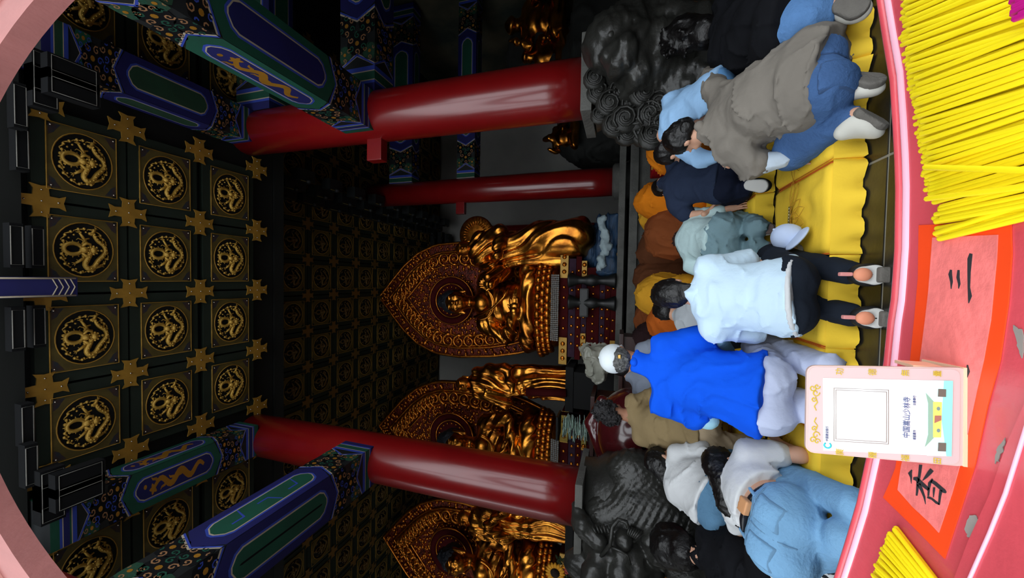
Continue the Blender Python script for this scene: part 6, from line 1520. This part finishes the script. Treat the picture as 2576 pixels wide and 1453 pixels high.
def pic(pts, m, w_, name): return sgflat([sgpx(x, y) for x, y in pts], w_, w_+.0002, m, name, sh)
T_ = lambda n, c: mat(n, c, .6)
z3 = lambda x, y: (2000+x/5.01, 900+y/5.01)
Z = lambda *pts: [z3(*p) for p in pts]
pic(Z((1700, 275), (1960, 280), (1942, 1222), (1640, 1215), (1560, 380)), T_('pale_aqua_print', (196, 240, 236)), .0021, 'print_sky')
pic(Z((1850, 278), (1960, 282), (1942, 1222), (1880, 1220), (1820, 760)), T_('aqua_print', (128, 226, 212)), .0023, 'print_court')
pic(Z((1620, 430), (1720, 540), (1720, 990), (1610, 1105), (1650, 950), (1650, 560)), T_('green_roof_print', (126, 160, 140)), .0024, 'print_roof')
pic(Z((1710, 540), (1820, 545), (1810, 985), (1710, 985)), T_('ochre_wall_print', (236, 200, 96)), .0025, 'print_wall')
pic(Z((1730, 712), (1810, 712), (1808, 770), (1725, 805)), T_('brown_gate_print', (150, 96, 82)), .0027, 'print_gate')
for yy in (625, 898): pic([z3(1775+22*math.cos(t), yy+24*math.sin(t)) for t in np.linspace(0, 2*PI, 13)[:-1]], T_('grey_window_print', (104, 128, 124)), .0027, 'print_window')
for a_, c_ in ((380, 480), (1050, 1160)): pic(Z((1775, a_), (1872, a_+4), (1870, c_), (1770, c_-4)), T_('dark_kiosk_print', (92, 84, 76)), .0026, 'print_kiosk')
# ---- yellow incense sticks
M_STK = mat('yellow_incense', (255, 232, 20), .55, var=.06, vscale=20); M_MAG = mat('magenta_incense', (206, 20, 140), .55)
me_st = MB().lathe((0, 0, 0), [(0, 0), (.0020, .0003), (.00225, .001), (.0023, .33), (0, .3305)], 7).mesh('incense_stick', M_STK)
me_mg = MB().lathe((0, 0, 0), [(0, 0), (.0020, .0003), (.00225, .001), (.0023, .33), (0, .3305)], 7).mesh('incense_stick', M_MAG)
rg = np.random.default_rng(11)
def stick(e, dd, me, lab, grp):
    o = link('incense_stick', me); o.location = e; o.rotation_mode = 'QUATERNION'; o.rotation_quaternion = Vector((0, 0, 1)).rotation_difference(Vector(unit(dd))); return tag(o, lab, 'incense', grp)
bx = np.interp
ys = [-420, 0, 90, 160, 230, 300, 370, 430, 480, 520, 560, 600]; xs = [2240, 2272, 2266, 2276, 2290, 2302, 2314, 2320, 2326, 2350, 2348, 2362]
sl = [-.42, -.40, -.40, -.38, -.36, -.34, -.33, -.32, -.30, -.26, -.2, -.17]
cnt = 0
for layer in range(3):
    step = (8.2, 9.8, 15)[layer]; y = -400+layer*3
    while y < (600, 560, 420)[layer]:
        x = float(bx(y, ys, xs))+rg.uniform(-3, 16)+layer*4; s = float(bx(y, ys, sl))+rg.normal(0, .025)
        if y > 500 and rg.random() < .5: y += step; continue
        z = ZT+.0025+layer*.0044
        e = P2(x, y, z); g_ = P2(2640, y+s*(2640-x), z); dd = unit(g_-e)
        dd = unit(dd+A(0, 0, rg.normal(0, .003)))
        stick(e, dd, me_st, 'yellow incense stick in the large loose heap on the red counter', 'yellow incense sticks in the large heap'); cnt += 1
        y += step*rg.uniform(.75, 1.25)
for (x, y, x2, y2) in ((2326, 420, 2576, 428), (2352, 588, 2560, 520), (2362, 601, 2576, 548), (2392, 592, 2576, 540), (2330, 500, 2576, 470)):
    e = P2(x, y, ZT+.016 if y < 560 else ZT+.0045); stick(e, P2(x2, y2, ZT+.016 if y < 560 else ZT+.0045)-e, me_st, 'yellow incense stick in the large loose heap on the red counter', 'yellow incense sticks in the large heap')
k = 0
for layer in range(2):
    for i in range(15):
        t = (i+.5*layer)/14; x = 2252-70*t**.8+rg.uniform(-4, 6); y = 1325+165*t**1.1; e = P2(x, y, ZT+.0025+layer*.0044); q = P2(x+150+20*t, y+195-60*t+rg.uniform(-6, 6), ZT+.0025+layer*.0044)
        stick(e, q-e, me_st, 'yellow incense stick in the small bundle at the counter corner', 'yellow incense sticks in the small bundle')
for i in range(14):
    x = 2545+rg.uniform(0, 26); y = -6+i*4+rg.uniform(-3, 3); e = P2(x, y, ZT+.017+.004*(i % 2)); q = P2(x+200, y-90, ZT+.017+.004*(i % 2)); stick(e, q-e, me_mg, 'magenta incense stick lying across the yellow heap at the edge of the photo', 'magenta incense sticks')
# ---- arched red frame round the opening
M_ARCH = mat('sheen_pink_board', (152, 94, 90), .6, var=.14, vscale=5, bump=.1, bscale=24, stretch=(3, 1, 1)); M_ARCHL = mat('pale_moulding', (196, 140, 130), .5)  # red board turned pinkish: its glossy sheen is put into the colour
ac, aa, ab, YF = (-.08, 2.0), .914, 1.228, .55
arc = [(ac[0]+math.cos(t)*(aa if math.cos(t) > 0 else .95), ac[1]+math.sin(t)*ab) for t in np.linspace(math.radians(-20), math.radians(200), 61)]
def arcs(k): return [(ac[0]+(x-ac[0])*(1+k/aa), ac[1]+(z-ac[1])*(1+k/ab)) for x, z in arc]
def band(k0, k1, y0, y1, m, name, par=None, **t):
    a0, a1 = arcs(k0), arcs(k1); b = MB(); m_ = len(a0); V = []
    for y in (y0, y1): V += [(x, y, z) for x, z in a0]+[(x, y, z) for x, z in a1]
    Fc = []
    for i in range(m_-1): Fc += [(i, i+1, m_+i+1, m_+i), (2*m_+i, 3*m_+i, 3*m_+i+1, 2*m_+i+1), (i, 2*m_+i, 2*m_+i+1, i+1), (m_+i, m_+i+1, 3*m_+i+1, 3*m_+i)]
    Fc += [(0, m_, 3*m_, 2*m_), (m_-1, 3*m_-1, 4*m_-1, 2*m_-1)]
    b.add(V, Fc); return b.build(name, m, par, **t)
fr = band(.0, .42, YF, YF+.05, M_ARCH, 'trim_1', kind='structure')
band(.1, .13, YF-.012, YF, M_ARCHL, 'moulding', fr); band(.145, .26, YF-.008, YF, M_ARCH, 'moulding', fr); band(.28, .3, YF-.012, YF, M_ARCHL, 'moulding', fr)
for s in (-1, 1):
    p = A(ac[0]+s*(aa+.2), YF+.025, 0); MB().box((p[0], p[1], .8), (.36, .05, 1.6)).build('post', M_ARCH, fr)
# ---- unseen lattice front and slim posts, added to narrow column reflections into streaks
for s in (-1, 1):
    x0, x1 = (2.1, 6.2) if s > 0 else (-6.6, -2.45)
    db = MB().box(((x0+x1)/2, 1.45, 2.9), (x1-x0, .05, 6.0))
    for k in range(5): db.box((x0+(x1-x0)*k/4, 1.42, 2.9), (.14, .12, 6.0))
    for zz in (.1, .9, 1.2, 3.2, 5.8): db.box(((x0+x1)/2, 1.42, zz), (x1-x0, .1, .14))
    for k in range(25): db.box((x0+(x1-x0)*k/24, 1.41, 2.2), (.025, .05, 1.9))
    for k in range(11): db.box(((x0+x1)/2, 1.41, 1.3+k*.18), (x1-x0, .05, .025))
    dr_ = db.build('unseen_door_1' if s > 0 else 'unseen_door_2', M_RED, kind='structure')
for x in (1.35, -1.5): MB().lathe((x, .95, 0), [(.07, 0), (.06, .1), (.06, 6.4)], 16).build('unseen_door_post', M_RED, kind='structure')
